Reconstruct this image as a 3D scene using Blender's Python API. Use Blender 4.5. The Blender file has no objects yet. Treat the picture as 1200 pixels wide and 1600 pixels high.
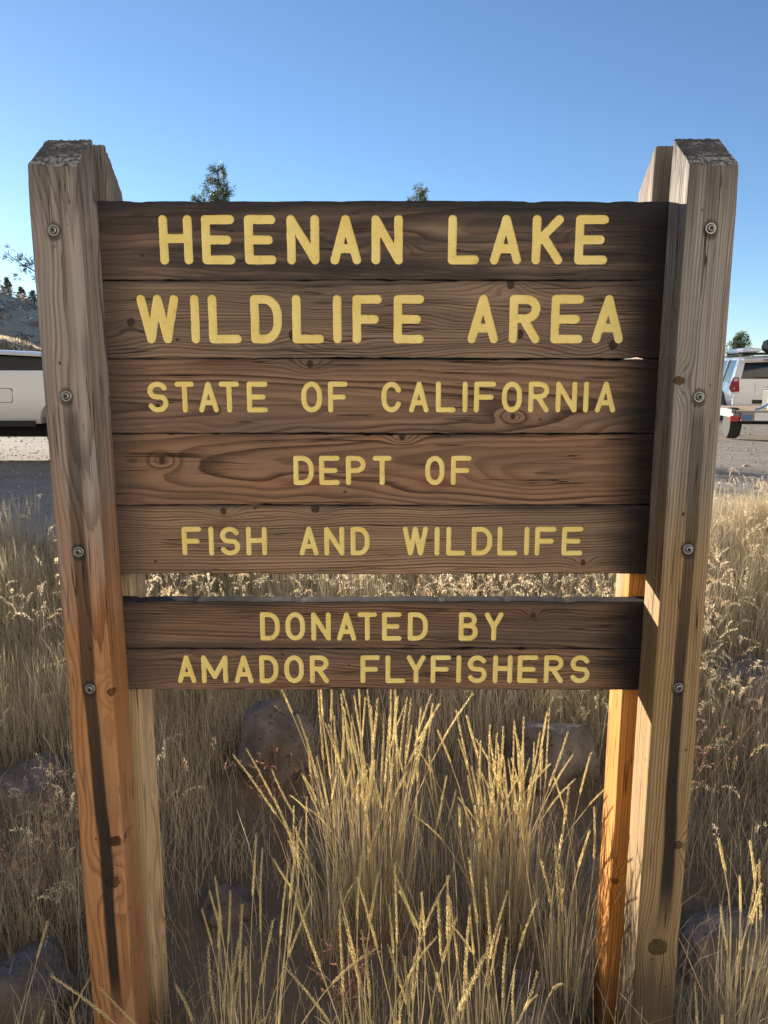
import bpy, bmesh, math, random
import numpy as np
from mathutils import Vector, Matrix, noise as mnoise
from mathutils.geometry import delaunay_2d_cdt

random.seed(7)
RNG = np.random.default_rng(7)
scene = bpy.context.scene
COL = scene.collection
R = math.radians

# ------------------------------------------------------------------ camera, sky, sun, exposure
CAM = Vector((0.0, -1.457, 1.5))
cd = bpy.data.cameras.new('camera')
cam = bpy.data.objects.new('camera', cd)
COL.objects.link(cam)
cam.location = CAM
cam.rotation_euler = (R(90 - 10.25), 0, 0)
cd.sensor_fit = 'VERTICAL'
cd.sensor_height = 36.0
cd.sensor_width = 27.0
cd.lens = 36.0 * 1180 / 1600
cd.clip_start = 0.02
cd.clip_end = 8000
scene.camera = cam

SUN_AZ = 40.0      # degrees left of the view direction
SUN_EL = 11.3
world = bpy.data.worlds.new('World')
scene.world = world
world.use_nodes = True
wn = world.node_tree
wn.nodes.clear()
wo = wn.nodes.new('ShaderNodeOutputWorld')
bg = wn.nodes.new('ShaderNodeBackground')
sky = wn.nodes.new('ShaderNodeTexSky')
sky.sky_type = 'NISHITA'
sky.sun_disc = False
sky.sun_elevation = R(SUN_EL)
sky.sun_rotation = R(-SUN_AZ)
sky.altitude = 2100
sky.air_density = 1.0
sky.dust_density = 0.3
sky.ozone_density = 3.0
bg.inputs['Strength'].default_value = 0.067
wn.links.new(sky.outputs[0], bg.inputs[0])
wn.links.new(bg.outputs[0], wo.inputs[0])

sd = bpy.data.lights.new('sun', 'SUN')
sd.energy = 5.0
sd.angle = R(0.5)
sd.color = (1.0, 0.87, 0.69)
sun = bpy.data.objects.new('sun', sd)
COL.objects.link(sun)
to_sun = Vector((-math.sin(R(SUN_AZ)) * math.cos(R(SUN_EL)), math.cos(R(SUN_AZ)) * math.cos(R(SUN_EL)), math.sin(R(SUN_EL))))
sun.rotation_euler = to_sun.to_track_quat('Z', 'Y').to_euler()
sun.location = (-20, 24, 20)

vs = scene.view_settings
vs.view_transform = 'Standard'
vs.look = 'None'
vs.exposure = 1.6
vs.gamma = 1.0
vs.use_curve_mapping = False
scene.render.engine = 'CYCLES'
cy = scene.cycles
cy.use_denoising = True
cy.max_bounces = 7
cy.diffuse_bounces = 4
cy.transmission_bounces = 4
cy.transparent_max_bounces = 8
cy.caustics_reflective = False
cy.caustics_refractive = False


# ------------------------------------------------------------------ node helpers
class G:
    """small shader graph writer"""
    def __init__(self, name):
        self.m = bpy.data.materials.new(name)
        self.m.use_nodes = True
        self.t = self.m.node_tree
        self.t.nodes.clear()

    def n(self, typ, **kw):
        nd = self.t.nodes.new(typ)
        for k, v in kw.items():
            setattr(nd, k, v)
        return nd

    def put(self, sock, v):
        if isinstance(v, bpy.types.NodeSocket):
            self.t.links.new(v, sock)
        elif v is not None:
            if isinstance(v, (tuple, list)) and sock.type == 'RGBA' and len(v) == 3:
                v = (*v, 1)
            sock.default_value = v

    def M(self, op, a, b=None, c=None, clamp=False):
        nd = self.n('ShaderNodeMath', operation=op, use_clamp=clamp)
        self.put(nd.inputs[0], a)
        if b is not None:
            self.put(nd.inputs[1], b)
        if c is not None:
            self.put(nd.inputs[2], c)
        return nd.outputs[0]

    def add(self, a, b): return self.M('ADD', a, b)
    def sub(self, a, b): return self.M('SUBTRACT', a, b)
    def mul(self, a, b): return self.M('MULTIPLY', a, b)

    def sm(self, a, b, x):
        nd = self.n('ShaderNodeMapRange', interpolation_type='SMOOTHSTEP')
        lo, hi, t0, t1 = (a, b, 0.0, 1.0) if a < b else (b, a, 1.0, 0.0)
        self.put(nd.inputs[0], x)
        nd.inputs[1].default_value = lo
        nd.inputs[2].default_value = hi
        nd.inputs[3].default_value = t0
        nd.inputs[4].default_value = t1
        return nd.outputs[0]

    def xyz(self, x, y, z):
        nd = self.n('ShaderNodeCombineXYZ')
        self.put(nd.inputs[0], x); self.put(nd.inputs[1], y); self.put(nd.inputs[2], z)
        return nd.outputs[0]

    def noise(self, vec, scale=1.0, detail=3.0, rough=0.55):
        nd = self.n('ShaderNodeTexNoise')
        self.put(nd.inputs['Vector'], vec)
        nd.inputs['Scale'].default_value = scale
        nd.inputs['Detail'].default_value = detail
        nd.inputs['Roughness'].default_value = rough
        return nd.outputs[0]

    def voro(self, vec, scale=1.0):
        nd = self.n('ShaderNodeTexVoronoi')
        self.put(nd.inputs['Vector'], vec)
        nd.inputs['Scale'].default_value = scale
        return nd

    def white(self, w):
        nd = self.n('ShaderNodeTexWhiteNoise', noise_dimensions='1D')
        self.put(nd.inputs['W'], w)
        return nd.outputs[0]

    def mix(self, f, a, b, blend='MIX'):
        nd = self.n('ShaderNodeMix', data_type='RGBA', blend_type=blend)
        self.put(nd.inputs[0], f); self.put(nd.inputs[6], a); self.put(nd.inputs[7], b)
        return nd.outputs[2]

    def obj(self):
        tc = self.n('ShaderNodeTexCoord')
        sp = self.n('ShaderNodeSeparateXYZ')
        self.t.links.new(tc.outputs['Object'], sp.inputs[0])
        return tc.outputs['Object'], sp.outputs[0], sp.outputs[1], sp.outputs[2]

    def attr(self, name):
        return self.n('ShaderNodeAttribute', attribute_name=name)

    def bump(self, h, strength=0.5, dist=0.002, normal=None):
        nd = self.n('ShaderNodeBump')
        nd.inputs['Strength'].default_value = strength
        nd.inputs['Distance'].default_value = dist
        self.put(nd.inputs['Height'], h)
        if normal is not None:
            self.put(nd.inputs['Normal'], normal)
        return nd.outputs[0]

    def bsdf(self, col, rough=0.7, normal=None, metal=0.0, spec=0.5, **kw):
        nd = self.n('ShaderNodeBsdfPrincipled')
        self.put(nd.inputs['Base Color'], col)
        self.put(nd.inputs['Roughness'], rough)
        self.put(nd.inputs['Metallic'], metal)
        nd.inputs['Specular IOR Level'].default_value = spec
        if normal is not None:
            self.put(nd.inputs['Normal'], normal)
        for k, v in kw.items():
            self.put(nd.inputs[k.replace('_', ' ')], v)
        return nd.outputs[0]

    def out(self, s):
        o = self.n('ShaderNodeOutputMaterial')
        self.t.links.new(s, o.inputs[0])
        return self.m


def plain(name, col, rough=0.6, metal=0.0, var=0.12, scale=20, spec=0.5, coat=0.0):
    g = G(name)
    v, x, y, z = g.obj()
    nz = g.noise(v, scale, 4)
    dark = tuple(c * (1 - var) for c in col)
    lite = tuple(min(1, c * (1 + var)) for c in col)
    c = g.mix(nz, dark, lite)
    rr = g.add(rough - 0.08, g.mul(nz, 0.16))
    return g.out(g.bsdf(c, rr, None, metal, spec, Coat_Weight=coat))


def leafy(name, transl=0.45, rough=0.6, tint=(1, 1, 1)):
    """dry or green blade: diffuse plus light coming through, colour per blade from the Col attribute"""
    g = G(name)
    a = g.attr('Col')
    c = g.mix(1.0, a.outputs['Color'], tint, 'MULTIPLY')
    d = g.bsdf(c, rough, None, 0.0, 0.25)
    t = g.n('ShaderNodeBsdfTranslucent')
    g.put(t.inputs[0], c)
    mx = g.n('ShaderNodeMixShader')
    mx.inputs[0].default_value = transl
    g.t.links.new(d, mx.inputs[1]); g.t.links.new(t.outputs[0], mx.inputs[2])
    return g.out(mx.outputs[0])


# ------------------------------------------------------------------ object helpers
def tag(o, label=None, cat=None, group=None, kind=None):
    if label: o['label'] = label
    if cat: o['category'] = cat
    if group: o['group'] = group
    if kind: o['kind'] = kind
    return o


def empty(name, loc=(0, 0, 0), rz=0.0, label=None, cat=None, group=None):
    o = bpy.data.objects.new(name, None)
    COL.objects.link(o)
    o.location = loc
    o.rotation_euler = (0, 0, rz)
    o.empty_display_size = 0.1
    return tag(o, label, cat, group)


def link(name, me, mat=None, parent=None, loc=(0, 0, 0), rot=(0, 0, 0), scale=(1, 1, 1)):
    o = bpy.data.objects.new(name, me)
    COL.objects.link(o)
    if mat is not None and not me.materials:
        me.materials.append(mat)
    o.location = loc; o.rotation_euler = rot; o.scale = scale
    if parent is not None:
        o.parent = parent
    return o


def mesh_np(name, V, F, smooth=False, col=None):
    """V (n,3) array, F (m,k) int array of equal-size faces, col optional (n,3)"""
    me = bpy.data.meshes.new(name)
    V = np.asarray(V, np.float32); F = np.asarray(F, np.int32)
    k = F.shape[1]
    me.vertices.add(len(V)); me.vertices.foreach_set('co', V.ravel())
    me.loops.add(F.size); me.loops.foreach_set('vertex_index', F.ravel())
    me.polygons.add(len(F))
    me.polygons.foreach_set('loop_start', np.arange(0, F.size, k, dtype=np.int32))
    if smooth:
        me.polygons.foreach_set('use_smooth', np.ones(len(F), bool))
    if col is not None:
        ca = me.color_attributes.new('Col', 'FLOAT_COLOR', 'POINT')
        c4 = np.ones((len(V), 4), np.float32); c4[:, :3] = col
        ca.data.foreach_set('color', c4.ravel())
    me.update(calc_edges=True)
    return me


def mesh_bm(name, bm, smooth=False):
    me = bpy.data.meshes.new(name)
    bmesh.ops.recalc_face_normals(bm, faces=bm.faces[:])
    bm.to_mesh(me); bm.free()
    if smooth:
        for p in me.polygons: p.use_smooth = True
    return me


def box_bm(bm, x0, x1, y0, y1, z0, z1, bev=0.0):
    vs_ = [bm.verts.new(p) for p in ((x0,y0,z0),(x1,y0,z0),(x1,y1,z0),(x0,y1,z0),(x0,y0,z1),(x1,y0,z1),(x1,y1,z1),(x0,y1,z1))]
    fs = [bm.faces.new([vs_[i] for i in f]) for f in ((0,3,2,1),(4,5,6,7),(0,1,5,4),(1,2,6,5),(2,3,7,6),(3,0,4,7))]
    if bev > 0:
        es = list({e for f in fs for e in f.edges})
        bmesh.ops.bevel(bm, geom=es, offset=bev, segments=2, affect='EDGES', profile=0.6)


def box_me(name, *a, bev=0.0):
    bm = bmesh.new(); box_bm(bm, *a, bev=bev)
    return mesh_bm(name, bm)


def tube_arr(P, rad, seg=6):
    """tube along points P with radii rad -> V, quads"""
    P = np.asarray(P, float); n = len(P)
    T = np.gradient(P, axis=0); T /= np.linalg.norm(T, axis=1)[:, None] + 1e-9
    up = np.array([0.31, 0.17, 0.93]); A = np.cross(T, up); A /= np.linalg.norm(A, axis=1)[:, None] + 1e-9
    B = np.cross(T, A)
    an = np.linspace(0, 2 * np.pi, seg, endpoint=False)
    rad = np.broadcast_to(rad, (n,))
    V = P[:, None, :] + rad[:, None, None] * (np.cos(an)[None, :, None] * A[:, None, :] + np.sin(an)[None, :, None] * B[:, None, :])
    i = np.arange(n - 1)[:, None] * seg; j = np.arange(seg)[None, :]; j2 = (j + 1) % seg
    F = np.stack([i + j, i + j2, i + seg + j2, i + seg + j], -1).reshape(-1, 4)
    return V.reshape(-1, 3), F


class Acc:
    """collects equal-size faces with per-vertex colour"""
    def __init__(self): self.V = []; self.F = []; self.C = []; self.n = 0
    def add(self, V, F, c):
        V = np.asarray(V); self.V.append(V); self.F.append(np.asarray(F) + self.n)
        self.C.append(np.broadcast_to(np.asarray(c, float), (len(V), 3))); self.n += len(V)
    def mesh(self, name, smooth=False):
        return mesh_np(name, np.concatenate(self.V), np.concatenate(self.F), smooth, np.concatenate(self.C))


def sstep(a, b, x):
    t = np.clip((x - a) / (b - a), 0, 1)
    return t * t * (3 - 2 * t)


def vnoise(x, y, seed=0.0):
    """cheap smooth pseudo noise, about -1..1, on arrays"""
    s = seed
    return (np.sin(x * 1.7 + 1.3 * np.sin(y * 1.1 + s) + s) + np.sin(y * 2.1 + 1.7 * np.sin(x * 0.9 - s) + 2 * s)
            + 0.5 * np.sin(3.7 * x + 2.9 * y + s * 3) + 0.5 * np.sin(4.3 * y - 3.1 * x + s)) / 3.0


# ------------------------------------------------------------------ ground
BOUNCE_SLOPE = 44.0
BOUNCE_AT = 9.0


def lot_edge(x):
    return 3.5 + 0.10 * np.clip(x, 0, 6) + 0.34 * np.clip(x, -2.6, 0) + 0.16 * np.sin(x * 1.9 + 1)


def ground_z(x, y):
    x = np.asarray(x, float); y = np.asarray(y, float)
    e = lot_edge(x)
    z = 0.53 * sstep(0.08, 1, y / e)
    z = z - 0.017 * np.clip(y - e, 0, 20)
    dist = np.hypot(x, y + 1.457)
    az = np.degrees(np.arctan2(x, y + 1.457))
    near = sstep(9, 3, dist)
    z = z + near * (0.02 * vnoise(x * 3.1, y * 3.1, 1.0) + 0.008 * vnoise(x * 11, y * 11, 2.0)) * (1 - 0.7 * sstep(-0.2, 0.3, y - e))
    # far hill on the left, a nearer grassy knoll before it, low rise elsewhere
    ca = np.clip(az, -180, 180)
    el_far = 1.0 + 6.6 * np.exp(-((ca + 29) / 13.0) ** 2) + 0.5 * np.sin(ca * 0.13) + 0.15 * np.sin(ca * 0.9)
    el_near = 0.3 + 3.6 * np.exp(-((ca + 30) / 9.5) ** 2)
    z = z + np.tan(np.radians(el_near)) * 62 * sstep(34, 66, dist) + np.tan(np.radians(np.clip(el_far, 0.2, 9))) * 165 * sstep(95, 175, dist) * 0.62
    # unseen bank added behind the camera to bounce low sun onto the sign
    back = sstep(70, 112, np.abs(ca))
    z = z + back * np.tan(np.radians(BOUNCE_SLOPE)) * 1.0 * np.clip(dist - BOUNCE_AT, 0, 60) * sstep(BOUNCE_AT, BOUNCE_AT + 5, dist)
    z = z + sstep(30, 60, dist) * (0.35 * vnoise(x * 0.21, y * 0.21, 3) + 0.12 * vnoise(x * 0.9, y * 0.9, 4))
    return z


def gz(x, y):
    return float(ground_z(x, y))


def make_ground():
    rad = np.concatenate([np.linspace(0.05, 8, 130), np.geomspace(8.2, 240, 130), np.geomspace(260, 4000, 26)])
    an = np.radians(np.concatenate([np.linspace(-180, -48, 40, endpoint=False), np.linspace(-48, 48, 240, endpoint=False), np.linspace(48, 180, 40, endpoint=False)]))
    nr, na = len(rad), len(an)
    X = rad[:, None] * np.sin(an)[None, :]
    Y = rad[:, None] * np.cos(an)[None, :] - 1.457
    Z = ground_z(X, Y)
    V = np.stack([X, Y, Z], -1).reshape(-1, 3)
    i = np.arange(nr - 1)[:, None] * na; j = np.arange(na)[None, :]; j2 = (j + 1) % na
    F = np.stack([i + j, i + na + j, i + na + j2, i + j2], -1).reshape(-1, 4)
    e = lot_edge(X)
    lot = (sstep(-0.15, 0.15, Y - e + 0.12 * vnoise(X * 5, Y * 5, 9)) * sstep(34, 29, np.hypot(X, Y))).reshape(-1)
    dist = np.hypot(X, Y).reshape(-1)
    c = np.stack([lot, sstep(40, 56, dist), np.maximum(sstep(6, 14, dist) * sstep(0.5, -3.0, Y.reshape(-1)), sstep(-1.15, -2.0, Y.reshape(-1)))], -1)  # third channel: unseen ground behind the camera, made pale for bounce light
    me = mesh_np('ground', V, F, True, c)
    g = G('ground_soil_gravel')
    v, x, y, z = g.obj()
    a = g.attr('Col')
    sp = g.n('ShaderNodeSeparateColor'); g.t.links.new(a.outputs['Color'], sp.inputs[0])
    n1 = g.noise(v, 2.0, 5); n2 = g.noise(v, 45.0, 5); n3 = g.noise(v, 220.0, 3)
    soil = g.mix(n1, (0.11, 0.085, 0.06), (0.21, 0.165, 0.115))
    soil = g.mix(g.sm(0.45, 0.7, n2), soil, (0.2, 0.15, 0.1))
    vo = g.voro(v, 55.0)
    grav = g.mix(g.sm(0.3, 0.7, n1), (0.185, 0.175, 0.165), (0.275, 0.255, 0.235))
    gs = g.n('ShaderNodeSeparateColor'); g.t.links.new(vo.outputs['Color'], gs.inputs[0])
    grav = g.mix(g.mul(gs.outputs[0], 0.55), grav, (0.36, 0.32, 0.28))
    grav = g.mix(g.sm(0.62, 0.75, n2), grav, (0.1, 0.085, 0.075))
    c1 = g.mix(sp.outputs[0], soil, grav)
    nb = g.noise(v, 0.35, 4); nb2 = g.noise(v, 1.6, 4)
    hillc = g.mix(g.sm(0.33, 0.55, nb), (0.40, 0.34, 0.27), (0.60, 0.47, 0.27))
    hillc = g.mix(g.sm(0.5, 0.65, nb2), hillc, (0.29, 0.25, 0.21))
    c2 = g.mix(sp.outputs[1], c1, hillc)
    dry = g.mix(g.sm(0.35, 0.65, nb), (0.44, 0.425, 0.38), (0.54, 0.525, 0.475))  # pale tone of the added bank and rear ground, reflects sun forward
    dry = g.mix(g.sm(0.6, 0.72, nb2), dry, (0.2, 0.15, 0.09))
    c2 = g.mix(sp.outputs[2], c2, dry)
    h = g.add(g.mul(n2, 0.6), g.add(g.mul(n3, 0.3), g.mul(g.sm(0.5, 0.1, vo.outputs['Distance']), sp.outputs[0])))
    m = g.out(g.bsdf(c2, 0.95, g.bump(h, 0.7, 0.012), 0, 0.15))
    o = link('ground', me, m)
    tag(o, kind='structure')
    return o


make_ground()

# ------------------------------------------------------------------ wood
def wood(name, along, seed, early, late, grey, grey_amt, freq, pith, knots, extra=None, face=0.0, rough=0.78, late_amt=0.85, relief=1.0, warp=1.0):
    """along: 'x' board (across = z) or 'z' post (across = x). pith=(across, depth, slant)."""
    g = G(name)
    v, x, y, z = g.obj()
    L, W, D = (x, z, y) if along == 'x' else (z, x, y)
    vl = g.xyz(g.add(g.mul(L, 1.1), seed * 3.7), g.add(g.mul(W, 3.5), seed), g.mul(D, 3.5))
    n1 = g.sub(g.noise(vl, 2.2, 2), 0.5)
    vl2 = g.xyz(g.add(g.mul(L, 2.0), seed * 1.7), g.add(g.mul(W, 14), seed), g.mul(D, 14))
    n2 = g.sub(g.noise(vl2, 1.6, 3), 0.5)
    w0, d0, k = pith
    a = g.add(g.sub(W, w0), g.mul(n1, 0.06 * warp))
    b = g.add(g.add(g.sub(D, d0), g.mul(L, k)), g.mul(n1, 0.035 * warp))
    r = g.M('SQRT', g.add(g.mul(a, a), g.mul(b, b)))
    t = g.add(g.mul(r, freq), g.mul(n2, 1.1))
    kn = g.sub(g.noise(v, 130.0, 3), 0.5)
    kmask = None; krim = None; kring = None
    for (kl, kw, R_) in knots:
        R_ = R_ * (0.82 if along == 'x' else 1.0)
        dl = g.mul(g.sub(L, kl), 1.0 / R_); dw = g.mul(g.sub(W, kw), 1.0 / R_)
        q = g.add(g.mul(g.mul(dl, dl), 0.05), g.mul(g.mul(dw, dw), 0.16))
        t = g.add(t, g.mul(g.M('POWER', 2.718, g.mul(q, -1.0)), 2.6 if along == 'x' else 3.2))
        dq = g.mul(g.sub(D, face), 0.45 / R_)
        dd = g.M('SQRT', g.add(g.add(g.mul(g.mul(dl, dl), 1.35), g.mul(dw, dw)), g.mul(dq, dq)))
        dd = g.add(dd, g.add(g.mul(n2, 0.7), g.mul(kn, 0.75)))
        mk = g.sm(1.05, 0.9, dd)
        rim = g.mul(g.sm(0.86, 1.0, dd), g.sm(1.22, 1.04, dd))
        kr = g.mul(g.add(g.mul(g.M('SINE', g.mul(dd, 11.0)), 0.3), g.mul(kn, 2.2)), mk)
        kmask = mk if kmask is None else g.M('MAXIMUM', kmask, mk)
        krim = rim if krim is None else g.M('MAXIMUM', krim, rim)
        kring = kr if kring is None else g.add(kring, kr)
    fr = g.M('FRACT', t); rid = g.white(g.add(g.M('FLOOR', t), seed))
    lw = g.mul(g.sm(0.3, 0.9, fr), g.sm(1.0, 0.93, fr))
    lw = g.mul(lw, g.add(0.3, g.mul(rid, 0.7)))
    vf = g.xyz(g.mul(L, 4.0), g.add(g.mul(W, 420), seed), g.mul(D, 420))
    fib = g.noise(vf, 1.0, 3)
    vf2 = g.xyz(g.add(g.mul(L, 1.6), seed), g.mul(W, 55), g.mul(D, 55))
    fib2 = g.noise(vf2, 1.0, 4)
    vb = g.xyz(g.add(g.mul(L, 2.0), seed * 5), g.mul(W, 7), g.mul(D, 7))
    blot = g.noise(vb, 1.4, 4)
    c = g.mix(g.mul(lw, late_amt), early, late)
    c = g.mix(g.mul(g.sm(0.35, 0.75, fib2), 0.55), c, tuple(e * 0.55 for e in early))
    c = g.mix(g.mul(g.sm(0.55, 0.8, fib), 0.35), c, tuple(min(1, e * 1.5) for e in early))
    gm = g.mul(g.sm(0.32, 0.68, blot), grey_amt)
    ctx = dict(g=g, L=L, W=W, D=D, n1=n1, n2=n2, fib=fib, fib2=fib2, blot=blot, v=v, lw=lw)
    if extra and 'grey' in extra:
        gm = g.M('MAXIMUM', gm, extra['grey'](ctx))
    gc = g.mix(g.sm(0.3, 0.75, fib2), grey, tuple(e * 0.6 for e in grey))
    c = g.mix(gm, c, g.mix(g.mul(lw, 0.9), gc, tuple(e * 0.30 for e in grey)))
    # checks and pin holes
    vc = g.xyz(g.add(g.mul(L, 1.3), seed * 2), g.mul(W, 70), g.mul(D, 70))
    nc = g.M('ABSOLUTE', g.sub(g.noise(vc, 1.0, 2), 0.5))
    chk = g.mul(g.sm(0.013, 0.003, nc), g.sm(0.48, 0.60, g.noise(vb, 3.1, 2)))
    vp = g.voro(g.xyz(g.add(g.mul(L, 30), seed), g.mul(W, 46), g.mul(D, 46)), 1.0)
    ps = g.n('ShaderNodeSeparateColor'); g.t.links.new(vp.outputs['Color'], ps.inputs[0])
    pit = g.mul(g.sm(0.14, 0.07, vp.outputs['Distance']), g.sm(0.86, 0.9, ps.outputs[0]))
    dk = g.M('MAXIMUM', chk, pit)
    c = g.mix(g.mul(dk, 0.85), c, (0.018, 0.013, 0.011))
    h = g.add(g.mul(lw, 0.75 * relief), g.add(g.mul(fib, 0.22), g.mul(fib2, 0.3)))
    if kmask is not None:
        kc = g.mix(g.add(0.5, g.mul(kring, 0.5)), tuple(e * 0.5 for e in late), tuple(e * 0.36 for e in early))
        c = g.mix(kmask, c, kc)
        c = g.mix(g.mul(krim, 0.65), c, tuple(e * 0.3 for e in late))
        h = g.add(h, g.mul(kmask, 0.4)); h = g.sub(h, g.mul(krim, 0.9))
    if extra and 'stain' in extra:
        for fn, col in extra['stain']:
            c = g.mix(fn(ctx), c, col)
    h = g.sub(h, g.mul(dk, 1.2))
    nrm = g.bump(h, 0.85, 0.0016)
    return g.out(g.bsdf(c, rough, nrm, 0, 0.12))


# ------------------------------------------------------------------ routed letters: strokes -> distance field -> outline
def arc(cx, cy_, rx, ry, a0, a1, n=10):
    return [(cx + rx * math.cos(R(a0 + (a1 - a0) * i / n)), cy_ + ry * math.sin(R(a0 + (a1 - a0) * i / n))) for i in range(n + 1)]


GLYPH = {
    'H': [[(0, 0), (0, 1)], [(1, 0), (1, 1)], [(0, .53), (1, .53)]],
    'E': [[(1, 1), (0, 1), (0, 0), (1, 0)], [(0, .5), (.86, .5)]],
    'F': [[(1, 1), (0, 1), (0, 0)], [(0, .5), (.86, .5)]],
    'N': [[(0, 0), (0, 1), (1, 0), (1, 1)]],
    'A': [[(0, 0), (.5, 1), (1, 0)], [(.17, .28), (.83, .28)]],
    'L': [[(0, 1), (0, 0), (1, 0)]],
    'K': [[(0, 0), (0, 1)], [(1, 1), (0, .42)], [(.3, .58), (1, 0)]],
    'W': [[(0, 1), (.26, 0), (.5, 1), (.76, 0), (1, 1)]],
    'M': [[(0, 0), (0, 1), (.5, .18), (1, 1), (1, 0)]],
    'I': [[(.5, 0), (.5, 1)]],
    'T': [[(0, 1), (1, 1)], [(.5, 1), (.5, 0)]],
    'D': [[(0, 0), (0, 1), (.42, 1)] + arc(.42, .58, .58, .42, 90, 0, 6) + arc(.42, .42, .58, .42, 0, -90, 6) + [(0, 0)]],
    'O': [arc(.5, .6, .5, .4, 0, 180, 10) + arc(.5, .4, .5, .4, 180, 360, 10) + [(1, .6)]],
    'C': [arc(.5, .6, .5, .4, 25, 180, 9) + arc(.5, .4, .5, .4, 180, 335, 9)],
    'S': [arc(.5, .74, .48, .26, 25, 180, 8) + arc(.5, .74, .48, .26, 180, 235, 3)[1:] + [(.5, .5)] + arc(.5, .27, .5, .27, 55, 0, 4) + arc(.5, .27, .5, .27, 0, -155, 8)[1:]],
    'R': [[(0, 0), (0, 1), (.55, 1)] + arc(.55, .76, .45, .24, 90, -90, 8) + [(0, .52)], [(.45, .5), (1, 0)]],
    'P': [[(0, 0), (0, 1), (.55, 1)] + arc(.55, .75, .45, .25, 90, -90, 8) + [(0, .5)]],
    'B': [[(0, 0), (0, 1), (.5, 1)] + arc(.5, .765, .42, .235, 90, -90, 8) + [(0, .53)], [(.5, .53)] + arc(.6, .265, .4, .265, 90, -90, 8) + [(0, 0)]],
    'Y': [[(0, 1), (.5, .46), (1, 1)], [(.5, .46), (.5, 0)]],
}


def letter_field(ch, x0, x1, z0, z1, rad, seed, step=0.0011):
    """signed distance grid (negative inside) in board coordinates"""
    xa, xb, za, zb = x0 + rad, x1 - rad, z0 + rad, z1 - rad
    if xb < xa: xa = xb = (x0 + x1) / 2
    mg = 0.006
    gx = np.arange(min(x0, xa - rad) - mg, max(x1, xb + rad) + mg, step); gzv = np.arange(z0 - mg, z1 + mg, step)
    X, Z = np.meshgrid(gx, gzv)
    d = np.full(X.shape, 9.0)
    for st in GLYPH[ch]:
        P = [(xa + p[0] * (xb - xa), za + p[1] * (zb - za)) for p in st]
        for (ax, az), (bx, bz) in zip(P[:-1], P[1:]):
            vx, vz = bx - ax, bz - az
            L2 = vx * vx + vz * vz
            if L2 < 1e-12: continue
            t = np.clip(((X - ax) * vx + (Z - az) * vz) / L2, 0, 1)
            d = np.minimum(d, np.hypot(X - ax - t * vx, Z - az - t * vz))
    rr = rad * (1 + 0.05 * vnoise(X * 60 + seed, Z * 60, seed))
    nick = np.clip(vnoise(X * 160 + seed * 5, Z * 320, seed * 1.3) - 0.62, 0, 1) * 0.0042
    f = d - rr + 0.00030 * vnoise(X * 900, Z * 900 + seed, seed) + 0.00030 * vnoise(X * 2100 + seed, Z * 1700, seed * 2) + nick
    return gx, gzv, f


def contours(gx, gz_, f, lvl):
    """marching squares -> list of closed loops of (x, z)"""
    s = f < lvl
    c = s[:-1, :-1].astype(int) + 2 * s[:-1, 1:] + 4 * s[1:, 1:] + 8 * s[1:, :-1]
    ii, jj = np.nonzero((c > 0) & (c < 15))
    T = {1: [(3, 0)], 2: [(0, 1)], 3: [(3, 1)], 4: [(1, 2)], 5: [(3, 2), (1, 0)], 6: [(0, 2)], 7: [(3, 2)], 8: [(2, 3)], 9: [(2, 0)], 10: [(0, 3), (2, 1)], 11: [(2, 1)], 12: [(1, 3)], 13: [(1, 0)], 14: [(0, 3)]}
    nxt = {}; pos = {}

    def edge(i, j, e):
        if e == 0: return ('h', i, j)
        if e == 1: return ('v', i, j + 1)
        if e == 2: return ('h', i + 1, j)
        return ('v', i, j)

    def point(k):
        if k not in pos:
            t, i, j = k
            a = f[i, j]; b = f[i, j + 1] if t == 'h' else f[i + 1, j]
            w = min(0.95, max(0.05, (lvl - a) / (b - a)))
            pos[k] = (gx[j] + w * (gx[1] - gx[0]), gz_[i]) if t == 'h' else (gx[j], gz_[i] + w * (gz_[1] - gz_[0]))
        return pos[k]
    for i, j in zip(ii, jj):
        for a, b in T[int(c[i, j])]:
            nxt[edge(i, j, a)] = edge(i, j, b)
    loops = []; seen = set()
    for k0 in list(nxt):
        if k0 in seen: continue
        lp = []; k = k0
        while k not in seen and k in nxt:
            seen.add(k); lp.append(point(k)); k = nxt[k]
        if len(lp) > 8: loops.append(lp)
    return loops


def sample(field, x, z):
    gx, gzv, f = field
    j = int((x - gx[0]) / (gx[1] - gx[0])); i = int((z - gzv[0]) / (gzv[1] - gzv[0]))
    if i < 0 or j < 0 or i >= f.shape[0] - 1 or j >= f.shape[1] - 1: return 9.0
    a = (x - gx[j]) / (gx[1] - gx[0]); b = (z - gzv[i]) / (gzv[1] - gzv[0])
    return (f[i, j] * (1 - a) + f[i, j + 1] * a) * (1 - b) + (f[i + 1, j] * (1 - a) + f[i + 1, j + 1] * a) * b


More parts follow.
